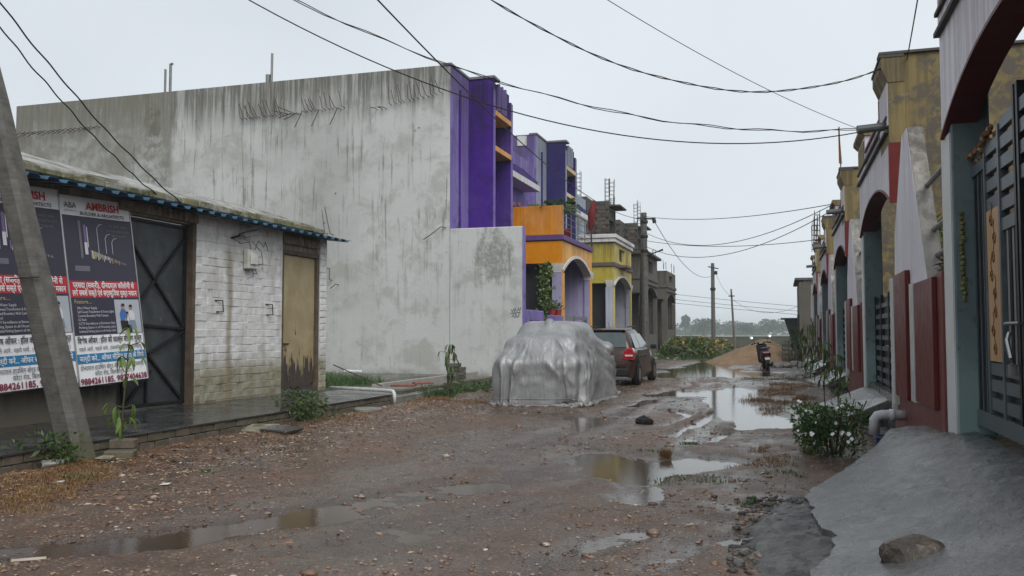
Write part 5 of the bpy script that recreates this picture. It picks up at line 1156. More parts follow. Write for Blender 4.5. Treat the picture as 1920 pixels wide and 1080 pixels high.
# ------------------------------------------------------------------ scooter seen from behind, on its side stand
sc = thing('scooter', 'black and dark red scooter parked by the sand heap with shiny mirrors', 'scooter', (-.55, 33.3, -.01), R(7)); sc.rotation_euler = (0, R(-7), R(7))
M_SCB = plain('scooter_black', (.018,.016,.02), .25, obj=True, Coat_Weight=.6); M_SCR = plain('scooter_maroon', (.06,.012,.02), .25, obj=True, Coat_Weight=.6)
Mx = Matrix.Rotation(R(90),3,'Y')
for y in (-.58, .66):
    w_ = B().lathe([(.12,-.045),(.21,-.05),(.225,0),(.21,.05),(.12,.045)], 20, (0,y,.225), Mx).build('wheel', M_TYRE, sc, smooth=True, local=True); B().lathe([(.02,-.055),(.13,-.04),(.13,.04),(.02,.055)], 10, (0,y,.225), Mx).build('rim', M_RIM, w_, local=True)
def ssec(y, z0, z1, w): 
    zm = (z0+z1)/2; return [(w*.6,y,z0),(w,y,zm),(w*.8,y,z1-.03),(0,y,z1),(-w*.8,y,z1-.03),(-w,y,zm),(-w*.6,y,z0),(0,y,z0-.01)]
b = B(); st_ = [ssec(-.86,.60,.74,.07), ssec(-.78,.50,.78,.14), ssec(-.5,.36,.76,.19), ssec(-.1,.34,.74,.17), ssec(.05,.30,.52,.13)]
n_ = 8; b.add([p_ for s_ in st_ for p_ in s_], [(i*n_+k, i*n_+(k+1) % n_, (i+1)*n_+(k+1) % n_, (i+1)*n_+k) for i in range(4) for k in range(n_)] + [tuple(range(8))[::-1], tuple(32+k for k in range(8))])
b.build('rear_body', M_SCR, sc, smooth=True, local=True)
b = B(); b.prism([(-.80,.78),(.12,.75),(.10,.81),(-.3,.83),(-.75,.88)], 'x', -.125, .125); b.build('seat', M_TRIM, sc, local=True, bevel=.03)
B().box(-.15,.15,.0,.48,.28,.33).build('floorboard', M_SCB, sc, local=True, bevel=.02)
b = B(); b.prism([(.42,.30),(.50,.30),(.62,.95),(.54,.98)], 'x', -.19, .19); b.build('leg_shield', M_SCB, sc, local=True, bevel=.03)
b = B(); b.mbox((0,.60,1.0),(.24,.2,.16)); b.build('handlebar_cowl', M_SCB, sc, local=True, bevel=.05); B().mbox((0,.49,1.03),(.15,.02,.07)).build('speedometer', M_CLEAR, sc, local=True)
B().tube([(-.34,.50,1.0),(-.15,.58,1.03),(.15,.58,1.03),(.34,.50,1.0)], .018, 8).build('handlebar', M_SCB, sc, local=True)
for s in (-1, 1):
    B().tube([(s*.36,.48,.995),(s*.22,.55,1.02)], .024, 8).build('grip', M_TRIM, sc, local=True)
    st = B().tube([(s*.22,.55,1.02),(s*.27,.53,1.16),(s*.31,.52,1.20)], .008, 5).build('mirror_stalk', M_TRIM, sc, local=True)
    B().lathe([(.005,-.012),(.055,-.01),(.06,0),(.055,.004),(.005,.006)], 14, (s*.33,.50,1.24), Matrix.Rotation(R(62),3,'X')).build('mirror', plain('mirror_glass', (.85,.86,.88), .03, 1.0, var=0, bump=0), st, local=True)
b = B(); b.prism([(-.90,.66),(-.84,.74),(-.80,.72),(-.85,.62)], 'x', -.13, .13); tl = b.build('tail_lamp', M_TAIL, sc, local=True, bevel=.01); B().mbox((0,-.885,.69),(.2,.012,.03)).build('lamp_strip', M_CLEAR, tl, local=True)
b = B(); b.prism([(-.86,.58),(-.78,.62),(-.92,.28),(-.95,.30)], 'x', -.07, .07); mg_ = b.build('rear_mudguard', M_TRIM, sc, local=True); B().mbox((0,-.925,.47),(.17,.01,.09), Matrix.Rotation(R(-12),3,'X')).build('number_plate', MC['plate_white'], mg_, local=True)
B().tube([(-.13,-.75,.82),(-.15,-.93,.86),(0,-.98,.87),(.15,-.93,.86),(.13,-.75,.82)], .014, 6).build('grab_rail', M_RIM, sc, local=True)
B().tube([(.13,-.2,.2),(.15,-.6,.22),(.15,-.85,.30)], .045, 8).build('exhaust', M_TRIM, sc, local=True); B().tube([(-.12,.0,.25),(-.24,-.05,.02)], .012, 6).build('side_stand', M_TRIM, sc, local=True)
B().tube([(0,.60,.95),(0,.66,.23)], .03, 8).build('fork', M_TRIM, sc, local=True); b = B(); b.tube([(0,.66+.25*math.cos(a_), .225+.25*math.sin(a_)) for a_ in (2.6,2.0,1.5,1.0,.5)], .05, 6); b.build('front_mudguard', M_SCR, sc, local=True)

# ------------------------------------------------------------------ plants
def leaf_mesh(name, L, w, droop=.35, fold=.25, n=4):
    V = []; F = []
    for i in range(n+1):
        f = i/n; ww = w*math.sin(math.pi*min(1, f*.93+.04))**.8; y = L*f*(1-.12*droop*f); z = -L*droop*f*f
        V += [(-ww, y, z+fold*ww), (0, y, z), (ww, y, z+fold*ww)]
    for i in range(n):
        for k in (0, 1): F.append((i*3+k, i*3+k+1, i*3+3+k+1, i*3+3+k))
    me = bpy.data.meshes.new(name); me.from_pydata(V, [], F); me.update(); me.polygons.foreach_set('use_smooth', [True]*len(F)); return me
def leaf_mat(name, a, b_):
    t = NT(name); p = t.obj(); r_ = t.rand(); c = t.ramp(r_, [(0, a), (1, b_)]); c = t.hsv(c, v=t.rng(t.noise(t.pos(), 9, 3), .3, .7, .75, 1.2))
    m = t.out(c, .42); t.put(t.b.inputs['Subsurface Weight'], .0)
    tr = t.node('ShaderNodeBsdfTranslucent'); t.put(tr.inputs[0], c); mx = t.node('ShaderNodeMixShader'); mx.inputs[0].default_value = .3
    o = t.n['Material Output']; t.l.new(t.b.outputs[0], mx.inputs[1]); t.l.new(tr.outputs[0], mx.inputs[2]); t.l.new(mx.outputs[0], o.inputs[0]); return m
M_LG = leaf_mat('young_leaf', (.10,.17,.03), (.17,.26,.06)); M_LD = leaf_mat('mango_leaf', (.045,.085,.022), (.085,.14,.035)); M_BL = leaf_mat('bush_leaf', (.07,.135,.035), (.12,.22,.06)); M_LG2 = leaf_mat('sapling_leaf', (.06,.11,.025), (.11,.18,.045))
M_STEM = plain('green_brown_stem', (.07,.06,.035), .7)
def sapling(name, label, base, h, whorls, mat, lsize, seed, lean=(0,0), stemr=.012):
    """whorls: list of (height fraction, leaf count, droop, reach)"""
    o = thing(name, label, 'sapling', base, 0, None); q = random.Random(seed)
    top = Vector((lean[0], lean[1], h)); pts = [Vector((0,0,-.03)), Vector((lean[0]*.3, lean[1]*.3, h*.4)), Vector((lean[0]*.7, lean[1]*.7, h*.75)), top]
    B().tube(pts, [stemr, stemr*.8, stemr*.6, stemr*.35], 6).build('stem', M_STEM, o, local=True)
    mes = [leaf_mesh('leaf', lsize, lsize*.14, d, .35) for d in (.3, .7, 1.1)]
    for m in mes: m.materials.append(mat)
    for hf, n, dr, reach in whorls:
        c = Vector((lean[0]*hf, lean[1]*hf, h*hf))
        for i in range(n):
            a = i*2.4 + q.uniform(-.4,.4); r_ = reach*q.uniform(.3, 1); e = c + Vector((math.cos(a)*r_, math.sin(a)*r_, r_*.35*q.uniform(0,1)))
            if r_ > .05: B().tube([c - Vector((0,0,.02)), e], .004, 4).build('twig', M_STEM, o, local=True)
            for s_ in range(1 if r_ < .05 else 2):
                lf = bpy.data.objects.new('leaf', q.choice(mes)); COL.objects.link(lf); lf.parent = o; lf.location = e
                lf.rotation_euler = (-dr*q.uniform(.5,1.1), q.uniform(-.3,.3), a - math.pi/2 + q.uniform(-.9,.9)); s0 = q.uniform(.65,1.1); lf.scale = (s0, s0, s0)
    return o
sapling('sapling', 'bright green young sapling beside the leaning concrete pole', (-6.80, 7.80, 0), 1.42, [(.16,4,.9,.05), (.30,5,.9,.12), (.40,5,1.0,.16), (.62,2,.9,.06), (.76,4,.9,.16), (.87,4,.7,.14), (.99,5,.3,.04)], M_LG, .15, 3, (.06,.05))
sapling('sapling', 'drooping dark green sapling against the stained grey wall', (-6.49, 16.66, 0), 1.12, [(.46,4,1.0,.12), (.60,4,1.0,.18), (.74,3,1.0,.16), (.86,5,.9,.18), (1,6,.7,.06)], M_LD, .20, 5, (.03,0), .018)
sapling('sapling', 'slender sapling standing just behind the white-flowered bush', (.86, 15.2, 0), 1.0, [(.45,3,1.0,.12), (.6,4,1.0,.16), (.8,4,.9,.14), (1,5,.7,.06)], M_LG2, .17, 6)
sapling('sapling', 'leafy sapling growing between the first two slab ramps', (.80, 18.7, 0), 1.15, [(.35,3,1.0,.14), (.5,4,1.0,.2), (.68,4,1.0,.2), (.85,4,.9,.16), (1,4,.7,.08)], M_LG2, .20, 7)
sapling('sapling', 'leafy sapling beside the pennant house wall', (.78, 27.0, 0), 1.6, [(.3,5,1.0,.2), (.45,6,1.0,.3), (.6,7,1.0,.32), (.75,7,.9,.3), (.9,6,.9,.22), (1,5,.7,.1)], M_LG2, .26, 8)
sapling('sapling', 'leafy sapling near the dark red rebar-topped house', (.55, 34.5, 0), 1.6, [(.3,5,1.0,.2), (.45,6,1.0,.3), (.6,6,1.0,.3), (.75,6,.9,.3), (.9,5,.9,.2)], M_LG2, .26, 9)
def foliage(n, fn, lsize, wr, seed, droop=.3):
    """leaf blades joined into one mesh (too small to pick apart)"""
    q = random.Random(seed); V = []; F = []
    for i in range(n):
        c, nrm = fn(q); L = lsize*q.uniform(.6, 1.2); a = Vector((q.gauss(0,1), q.gauss(0,1), q.gauss(0,1)-droop)); a = (a.normalized() + Vector(nrm)*.9).normalized()
        s = a.cross(Vector((q.gauss(0,1), q.gauss(0,1), q.gauss(0,1)+.6)))
        if s.length < 1e-3: continue
        s = s.normalized()*L*wr; o = len(V); c = Vector(c); up = a.cross(s).normalized()*L*.08
        V += [c, c+a*L*.45+s+up, c+a*L, c+a*L*.45-s+up, c+a*L*.45]; F += [(o,o+4,o+1), (o+1,o+4,o+2), (o+2,o+4,o+3), (o+3,o+4,o)]
    return V, F
def plant_mesh(name, VF, mat, par, **tags):
    b = B(); b.add(*VF); return b.build(name, mat, par, **tags)
# flowering bush at the foot of the wide ramp
bush = thing('flowering_bush', 'round green bush with small white flowers beside the wide ramp', 'bush', (.52, 10.25, 0))
q = random.Random(4)
for i in range(16):
    a = i*2.4; r_ = .12 + .32*q.random(); B().tube([(.52+.05*math.cos(a),10.25+.05*math.sin(a),-.02),(.52+r_*.6*math.cos(a),10.25+r_*.6*math.sin(a),.3),(.52+r_*math.cos(a),10.25+r_*math.sin(a),.45+.2*q.random())], .007, 5).build('stem', M_STEM, bush)
LOBES = [(q.uniform(-.33,.26), q.uniform(-.28,.28), q.uniform(.16,.47), q.uniform(.09,.17)) for _ in range(26)]
def bushpt(q):
    lx, ly, lz, lr = q.choice(LOBES); d = Vector((q.gauss(0,1), q.gauss(0,1), q.gauss(0,1)+.25)).normalized(); rr = lr*q.uniform(.55, 1.05)
    return (.52+lx+d.x*rr, 10.25+ly+d.y*rr, max(.03, lz+d.z*rr)), d
plant_mesh('foliage', foliage(2600, bushpt, .062, .22, 3), M_BL, bush, kind='stuff')
M_PETAL = plain('white_petal', (.80,.80,.78), .5, bump=0, var=.03, obj=True)
V = []; F = []
for k in range(5):
    a = k*1.2566; c_, s_ = math.cos(a), math.sin(a); o = len(V); V += [(0,0,0), (.016*c_-.010*s_,.016*s_+.010*c_,.004), (.026*c_,.026*s_,.001), (.016*c_+.010*s_,.016*s_-.010*c_,.004)]; F.append((o,o+3,o+2,o+1))
me = bpy.data.meshes.new('flower'); me.from_pydata(V, [], F); me.materials.append(M_PETAL)
q = random.Random(14)
for i in range(52):
    lx, ly, lz, lr = q.choice(LOBES); d = Vector((q.uniform(-.9,.5), -1, q.uniform(.2,1.4))).normalized(); fo = bpy.data.objects.new('flower', me); COL.objects.link(fo); fo.parent = bush
    fo.location = (lx+d.x*(lr+.05), ly+d.y*(lr+.05), lz+d.z*(lr+.05)); fo.rotation_euler = d.to_track_quat('Z','Y').to_euler(); fo.scale = (q.uniform(.65,1.0),)*3
# weeds and shrubs elsewhere
def weed(name, label, c, r, h, n, mat, ls, seed, cat='weed', group=None, wr=.22):
    o = thing(name, label, cat, (c[0], c[1], gz(c[0], c[1])-.01 if len(c) < 3 else c[2]), 0, group); q = random.Random(seed); z0 = o.location.z
    lob = [(q.uniform(-1,1)*r, q.uniform(-1,1)*r, q.uniform(.2,.85)*h, q.uniform(.25,.45)*min(r*1.4,h)) for _ in range(12)]
    def fn(q):
        lx, ly, lz, lr = q.choice(lob); d = Vector((q.gauss(0,1), q.gauss(0,1), q.gauss(0,1))).normalized(); return (c[0]+lx+d.x*lr, c[1]+ly+d.y*lr, z0+max(.02, lz+d.z*lr)), d
    for lx, ly, lz, lr in lob[:7]: B().tube([(c[0]+lx*.2,c[1]+ly*.2,z0),(c[0]+lx,c[1]+ly,z0+lz)], .005+.004*h, 4).build('stem', M_STEM, o)
    plant_mesh('foliage', foliage(n, fn, ls, wr, seed), mat, o, kind='stuff'); return o
weed('weed', 'leafy weed growing against the plinth edge near the yellow door', (-6.85,11.75), .26, .42, 420, M_LD, .09, 1)
weed('weed', 'low dark weed left of the leaning pole foot', (-7.0,7.0), .2, .34, 260, M_LD, .08, 2)
weed('weed', 'low weeds around the sapling by the stained wall', (-6.85,16.9), .38, .2, 420, M_LD, .07, 3)
weed('weed', 'weeds along the kerb beside the covered car', (-6.5,18.6), .5, .22, 420, M_LD, .07, 4)
for i, (c, lab) in enumerate((((1.95,11.6,.45), 'shrub with narrow leaves behind the white fin'), ((1.85,9.9,.45), 'dry tangled shrub behind the pipe rails'))):
    weed('shrub', lab, c, .22 if i else .32, 2.6 if i == 0 else 1.9, 700, M_LD if i == 0 else leaf_mat('dry_leaf', (.12,.075,.035), (.2,.14,.06)), .16, 20+i, 'shrub', None, .09)
# balcony palm in a red pot, flag, vine and pots of the orange porch
pp = thing('potted_palm', 'bushy potted palm on the balcony behind the steel railing', 'plant', (-7.75, 30.4, 4.76))
B().lathe([(.16,4.76),(.2,5.1),(.22,5.12),(.2,5.14),(.02,5.1)], 12, (-7.45,30.9,0)).build('pot', plain('red_pot', (.32,.04,.035), .5), pp, smooth=True)
q = random.Random(3)
for i in range(34):
    a = q.uniform(0,6.28); r_ = q.uniform(.4,1.0); c0 = Vector((-7.7,30.2,5.45)); e = c0 + Vector((math.cos(a)*r_, math.sin(a)*r_*1.1, q.uniform(.1,.65)))
    b = B(); m_ = c0.lerp(e,.55) + Vector((0,0,.35)); pts = [c0, m_, e]
    for k in range(14):
        f = k/13; p_ = c0*(1-f)**2 + m_*2*f*(1-f) + e*f*f; d = (e-c0).cross(Vector((0,0,1))).normalized()
        for s_ in (-1,1): tip = p_ + d*s_*.22*(1-f*.5) + Vector((0,0,-.10)); o_ = (e-c0).normalized()*.034; b.add([p_-o_, p_+o_, tip], [(0,1,2)])
    b.build('frond', leaf_mat('palm_leaf', (.07,.12,.03), (.13,.19,.05)) if 'palm' not in MC else MC['palm'], pp); MC['palm'] = bpy.data.materials['palm_leaf']
for i, y_ in enumerate((-9.0,-8.8)):
    o = thing('clay_pot', ('round clay pot on the orange parapet top', 'smaller clay pot beside the round pot on the orange parapet')[i], 'pot', (y_, 29.4, 5.79)); B().lathe([(.05,5.792),(.09-.02*i,5.85),(.10-.02*i,5.90),(.06,5.95-.02*i),(.07,5.97-.02*i),(.02,5.96-.02*i)], 12, (y_,29.39,0)).build('body', plain('clay', (.20,.10,.07), .8), o, smooth=True)
fl = thing('red_flag', 'furled dark red flag on a slanting bamboo at the balcony corner', 'flag', (-7.15, 34.0, 4.7))
B().tube([(-7.15,34.0,4.7),(-7.15,33.9,5.5),(-7.02,33.8,6.6)], .025, 6).build('staff', M_RUST, fl)
V = []; 
for i in range(9):
    f = i/8; w_ = .06+.20*math.sin(math.pi*min(1,f*.8+.05)); 
    for k in range(7): a = k/7*6.28; V.append((-7.02-.17*f+w_*.55*math.cos(a)*(1+.2*math.sin(3*a+i)), 33.8+.1*f+w_*math.sin(a), 6.6-1.15*f))
b = B(); b.add(V, [(i*7+k, i*7+(k+1)%7, i*7+7+(k+1)%7, i*7+7+k) for i in range(8) for k in range(7)]); b.build('cloth', plain('red_cloth', (.16,.02,.02), .85), fl, smooth=True)
vn = thing('hanging_vine', 'leafy green vine hanging in the dark opening of the orange porch', 'vine', (-7.7, 29.6, 1.4))
q = random.Random(5); B().tube([(-7.75,29.1,3.7),(-7.72,29.1,2.6),(-7.75,29.1,1.5)], .012, 5).build('stem', M_STEM, vn)
plant_mesh('foliage', foliage(520, lambda q: ((-7.74+q.gauss(0,.13), 29.1+q.gauss(0,.1), q.uniform(1.5,3.75)), (0,-.3,-.2)), .12, .4, 6), leaf_mat('vine_leaf', (.07,.12,.025), (.14,.22,.05)), vn, kind='stuff')
for i, (x, y, lab) in enumerate(((-7.23,28.0,'small potted plant on the lilac garden wall by the porch column'), (-7.23,28.8,'second small potted plant on the lilac garden wall'))):
    o = thing('potted_plant', lab, 'plant', (x, y, 1.95)); B().lathe([(.09,1.95),(.12,2.12),(.13,2.14),(.02,2.12)], 10, (x,y,0)).build('pot', MC['red_pot'], o)
    plant_mesh('foliage', foliage(140, lambda q: ((x+q.gauss(0,.1), y+q.gauss(0,.12), 2.15+abs(q.gauss(0,.12))), (0,0,.5)), .1, .2, 9+i), M_LD, o, kind='stuff')
o = thing('potted_shrub', 'dark conical shrub in the porch opening behind the lilac wall', 'plant', (-8.4, 27.3, 0)); B().lathe([(.2,0),(.26,.5),(.27,.55),(.02,.5)], 12, (-8.4,27.3,0)).build('pot', MC['red_pot'], o)
plant_mesh('foliage', foliage(400, lambda q: (lambda f, a: ((-8.4+.35*(1-f)*math.cos(a)*q.random()**.5, 27.3+.35*(1-f)*math.sin(a), .7+1.9*f), (0,0,.3)))(q.random(), q.uniform(0,6.28)), .12, .25, 12), M_LD, o, kind='stuff')

# ------------------------------------------------------------------ far end of the street
wallf = thing('far_boundary_wall', 'long low dark mossy boundary wall across the end of the street', 'wall', (-5, 82, 0))
M_FARW = stained('far_wall', (.10,.105,.085), (.05,.055,.04), 1.2, 1, .6)
for i in range(34): B().box(-70+i*3.0, -70+i*3.0+2.98, 82, 82.2, 0, 1.04+.03*((i*7) % 3)).build('panel', M_FARW, wallf)
M_TREE = leaf_mat('tree_leaf', (.028,.05,.02), (.055,.085,.03))
def tree(name, label, x, y, h, rx, seed, n=520, tall=False):
    o = thing(name, label, 'tree', (x, y, 0), 0, 'trees beyond the boundary wall'); q = random.Random(seed)
    th = h*(.55 if tall else .38); B().tube([(x,y,-.3),(x+q.uniform(-.2,.2),y,th*.5),(x+q.uniform(-.4,.4),y,th)], [h*.04,h*.03,h*.022], 7).build('trunk', M_STEM, o)
    lob = []
    for i in range(13 if not tall else 7):
        a = q.uniform(0,6.28); r_ = rx*q.uniform(.1,.85)*(0.45 if tall else 1); lob.append((x+math.cos(a)*r_, y+math.sin(a)*r_, th*.75+(h-th*.75)*q.uniform(.12,.82), rx*q.uniform(.28,.46)*(.7 if tall else 1)))
        l_ = lob[-1]; B().tube([(x,y,th*.8),((x+l_[0])/2,(y+l_[1])/2,(th*.8+l_[2])/2+.2),l_[:3]], [h*.016,h*.012,h*.006], 5).build('limb', M_STEM, o)
    def fn(q):
        l_ = q.choice(lob); d = Vector((q.gauss(0,1), q.gauss(0,1), q.gauss(0,1)*.8+.2)).normalized(); rr = l_[3]*q.uniform(.5,1.15); return (l_[0]+d.x*rr, l_[1]+d.y*rr, min(h, l_[2]+d.z*rr*.85)), d
    plant_mesh('crown', foliage(n, fn, h*.11, .45, seed), M_TREE, o)
TL = [(-27,150,7.6,3.4,'tall ragged tree at the left end of the tree line',1), (-20.5,138,5.6,4.6,'broad round tree behind the weeds heap',0), (-17,165,8.2,3.0,'thin tall tree rising behind the round tree',1), (-12.5,150,5.6,4.2,'dark tree just right of the tall far pole',0), (-9,172,5.4,4.4,'low wide tree between the two far poles',0), (-5.5,148,4.3,3.0,'small tree right of the thin far pole',0), (-1.5,158,5.6,4.8,'broad tree behind the peak of the sand heap',0), (3.2,150,5.0,3.8,'round tree above the scooter',0), (7.0,165,4.6,3.6,'low tree right of the sand heap',0), (9.3,140,6.4,3.4,'taller tree next to the tin lean-to',0), (13.5,150,6.8,4.5,'tree behind the concrete house',0), (-33,165,6.5,5,'tree hidden behind the last unfinished house',0)]
for i, (x, y, h, rx, lab, tl_) in enumerate(TL): tree('tree', lab, x*3.4, y*3.4, 1.35+(h-1.35)*(1.85 if not tl_ else 1.6), rx*2.1, 40+i, 1500, bool(tl_))
plant_mesh('distant_wood', foliage(9000, lambda q: ((lambda x: (x, q.uniform(640,700), q.random()**.8*(7.0+1.6*math.sin(x*.05)+1.2*math.sin(x*.14+2))))(q.uniform(-330,260)), (0,0,.2)), 3.0, .5, 77), M_TREE, None, kind='stuff', label='hazy distant belt of trees behind the nearer trees', cat='wood')

# sand heap
q = np.random.RandomState(3); th = np.linspace(0, 2*np.pi, 72, endpoint=False); rr = np.linspace(0, 1, 30); V = []; F = []
for i, r_ in enumerate(rr):
    for a in th:
        rx = (2.15 + .3*math.sin(2*a+1))*(1+.18*math.sin(5*a)*r_*.6); ry = 2.6; x = -.75 + r_*rx*math.cos(a) - .35*r_*(math.cos(a) < 0); y = 42.5 + r_*ry*math.sin(a)
        z = 1.22*(1-r_)**1.05 + .22*float(fbm(np.array([x*1.3]), np.array([y*1.3]), 5)[0])*(1-r_*.6) - .03
        if r_ < .16: z = min(z, 1.05+.03*math.sin(a*3))
        V.append((x, y, z))
for i in range(len(rr)-1):
    for k in range(72): F.append((i*72+k, i*72+(k+1) % 72, i*72+72+(k+1) % 72, i*72+72+k))
t = NT('wet_sand'); p = t.pos(); n = t.noise(p, 2.2, 6, .65); t.bump(t.math('ADD', t.noise(p, 14, 5), t.voro(p, 5)), .6, .05)
b = B(); b.add(V, F); b.build('sand_heap', t.out(t.ramp(n, [(.3,(.20,.125,.065)), (.55,(.28,.185,.105)), (.75,(.32,.225,.14))]), .85), smooth=True, label='heap of orange-brown building sand behind the scooter', cat='sand')
# stacked concrete blocks with openings, right of the sand
M_BLOCK = varied('cement_block', [(.10,.105,.105), (.15,.155,.15), (.12,.12,.115)], .8)
q = random.Random(9); k = 0
for r_ in range(5):
    for c in range(3 if r_ < 4 else 2):
        b = B(); x0 = .0 + c*.29 + q.uniform(-.01,.01); z0 = r_*.205 + (0); y0 = 40.6 + q.uniform(-.02,.02)
        b.box(x0,x0+.28,y0,y0+.19,z0,z0+.035); b.box(x0,x0+.28,y0,y0+.19,z0+.165,z0+.2)
        for xx in (0, .12, .24): b.box(x0+xx,x0+xx+.04,y0+.001,y0+.189,z0+.035,z0+.165)
        b.build('concrete_block', M_BLOCK, label='hollow grey concrete block in the stack beside the sand heap', cat='block', group='stacked hollow concrete blocks')
# rubble and debris
M_RUB = varied('rubble', [(.32,.31,.29), (.18,.15,.125), (.25,.20,.16), (.12,.11,.10)], .7)
V = []; b = B(); q = random.Random(31)
for i in range(90):
    if i < 40: x, y = q.uniform(-.3,1.1), q.uniform(34.5,39.5)
    elif i < 75: x, y = -6.2+q.gauss(0,.6), q.uniform(43,62)
    else: x, y = q.uniform(.1,1.1), q.uniform(24.5,32)
    s = q.uniform(.05,.2); b.blob((x,y,gz(x,y)+s*.3), s, i, 1, .35, (1.2,1,.6))
b.build('rubble', M_RUB, kind='stuff', label='broken brick and concrete rubble lying along the far road edges', cat='rubble')
# heap of weeds and cut branches on the left verge
weeds = thing('weed_heap', 'overgrown heap of weeds with yellow flowers on the far left verge', 'weeds', (-4.9, 55, 0)); q = random.Random(2)
def wh(q):
    y = q.uniform(46, 72); f = (y-46)/26; w_ = 1.3 - .2*f; x = -4.9 + q.uniform(-1,1)*w_ + .1; top = (.68+.42*math.sin(y*.7)+.28*math.sin(x*3))*(1-((x+4.9)/1.5)**2)
    return (x, y, max(.05, q.random()**.6*max(.2, top))), (0,-.2,.4)
plant_mesh('foliage', foliage(5200, wh, .30, .26, 4), leaf_mat('weed_leaf', (.035,.07,.02), (.085,.14,.035)), weeds, kind='stuff')
plant_mesh('yellow_flowers', foliage(420, lambda q: (lambda p_: ((p_[0][0], p_[0][1], p_[0][2]+.25), p_[1]))(wh(q)), .17, .5, 5), plain('weed_flower', (.42,.24,.03), .6), weeds, kind='stuff')
for i in range(9):
    y = q.uniform(44,56); x = -4.6+q.uniform(-.9,.9); B().tube([(x,y,.1),(x+q.uniform(-.4,.4),y+q.uniform(-.8,.8),.5+q.random()*.4),(x+q.uniform(.2,1.1),y+q.uniform(-1,1),.3)], .03, 5).build('cut_branch', plain('cut_branch', (.16,.14,.11), .8), weeds)

# ------------------------------------------------------------------ poles and wires
def pole(name, label, x, y, h, r0, r1, mat, lean=(0,0)):
    o = thing(name, label, 'pole', (x, y, 0)); B().tube([(x,y,-.2),(x+lean[0],y+lean[1],h)], [r0, r1], 8).build('shaft', mat, o); return o
M_WPOLE = plain('wood_pole', (.13,.115,.095), .85, var=.3, sc=3); M_CABLE = MC['cable_black']
p2 = pole('utility_pole', 'weathered utility pole with a lamp arm in front of the unfinished houses', -6.2, 41.7, 7.12, .19, .14, M_POLE, (-.03,.0))
B().bar((-6.55,41.6,6.85),(-5.8,41.6,6.8),.07).build('cross_arm', M_IRON, p2); B().tube([(-6.1,41.6,5.05),(-5.6,41.5,5.2),(-5.3,41.45,5.3)], [.03,.03,.05], 6).build('lamp_arm', M_IRON, p2)
for z in (6.6,5.9,5.2): B().lathe([(.17,z),(.19,z+.05),(.19,z+.12),(.17,z+.16)], 8, (-6.22,41.7,0)).build('clamp', M_IRON, p2)
B().tube([(-5.75,41.6,6.85),(-5.7,41.6,6.6)], .09, 8).build('insulator', M_IRON, p2)
B().tube([(-6.25,41.9,5.9),(-6.75,44.2,.0)], [.15,.2], 8).build('stay_post', M_POLE, p2)
p3 = pole('utility_pole', 'tall slim concrete pole standing before the far trees', -5.7, 78.4, 7.5, .2, .15, M_POLE)
B().bar((-6.1,78.3,7.2),(-5.2,78.3,7.0),.09).build('cross_arm', M_IRON, p3); B().lathe([(.18,5.1),(.24,5.15),(.24,5.3),(.18,5.35)], 8, (-5.7,78.4,0)).build('clamp', M_IRON, p3); B().box(-5.6,-5.3,78.25,78.5,6.5,6.8).build('junction_box', M_IRON, p3)
p4 = pole('utility_pole', 'thin leaning timber pole next to the sand heap', -3.78, 76.2, 5.1, .11, .07, M_WPOLE, (-.25,0))
B().bar((-4.25,76.1,4.5),(-3.75,76.1,4.5),.09).build('cross_arm', M_IRON, p4)
def wire(label, a, b, sag, r=.011, t0=0., strands=1, wob=.0, seed=0, group='overhead wires'):
    a, b = Vector(a), Vector(b); q = random.Random(seed); bl = B(); n = 56
    for s in range(strands):
        pts = []
        ph = q.uniform(0,6)
        for i in range(n+1):
            t = t0 + (1-t0)*i/n; p = a.lerp(b, t) if 0 <= t <= 1 else a + (b-a)*t; p = Vector(p); p.z -= 4*sag*t*(1-t)
            if wob: p.z += wob*math.sin(t*47+ph+s*3.14) + wob*.6*math.sin(t*19+ph); p.y += wob*math.cos(t*47+ph+s*3.14)
            pts.append(p)
        bl.tube(pts, r, 5)
    return bl.build('overhead_wire', M_CABLE, label=label, cat='wire', group=group)
wire('black wire sagging low in front of the purple tower to the second row house', (-7.5,10.7,6.29), (1.34,15.95,4.80), .94, .010, -.7)
wire('twisted pair of wires crossing above the purple house to the second row house', (-6.5,10.37,6.01), (1.34,15.95,4.86), .63, .007, -.7, 2, .016, 1)
wire('black wire running along the left houses to the utility pole with lamp arm', (-5.0,9.97,5.75), (-6.2,41.5,6.8), .74, .012, -.35)
wire('twisted pair of wires ending at the yellow cornice of the second row house', (-3.0,8.68,4.97), (1.33,12.63,4.93), .63, .006, -.9, 2, .010, 2)
wire('thin straight wire slanting down across the sky to the second row house', (-2.0,9.89,5.32), (1.34,15.93,4.84), .12, .005, -.9)
wire('short wire rising over the mouldy yellow wall of the second row house', (1.3,8.31,4.9), (1.8,14.22,5.1), .03, .008)
wire('slack black wire from the leaning pole down to the shed roof edge', (-8.0,7.1,4.75), (-8.9,10.93,3.39), .13, .009, -.05, 1, .01, 3)
wire('second slack wire from the leaning pole to the shed roof beside the iron gate', (-7.95,6.9,5.1), (-8.9,11.48,3.35), .16, .010, -.05, 1, .008, 4)
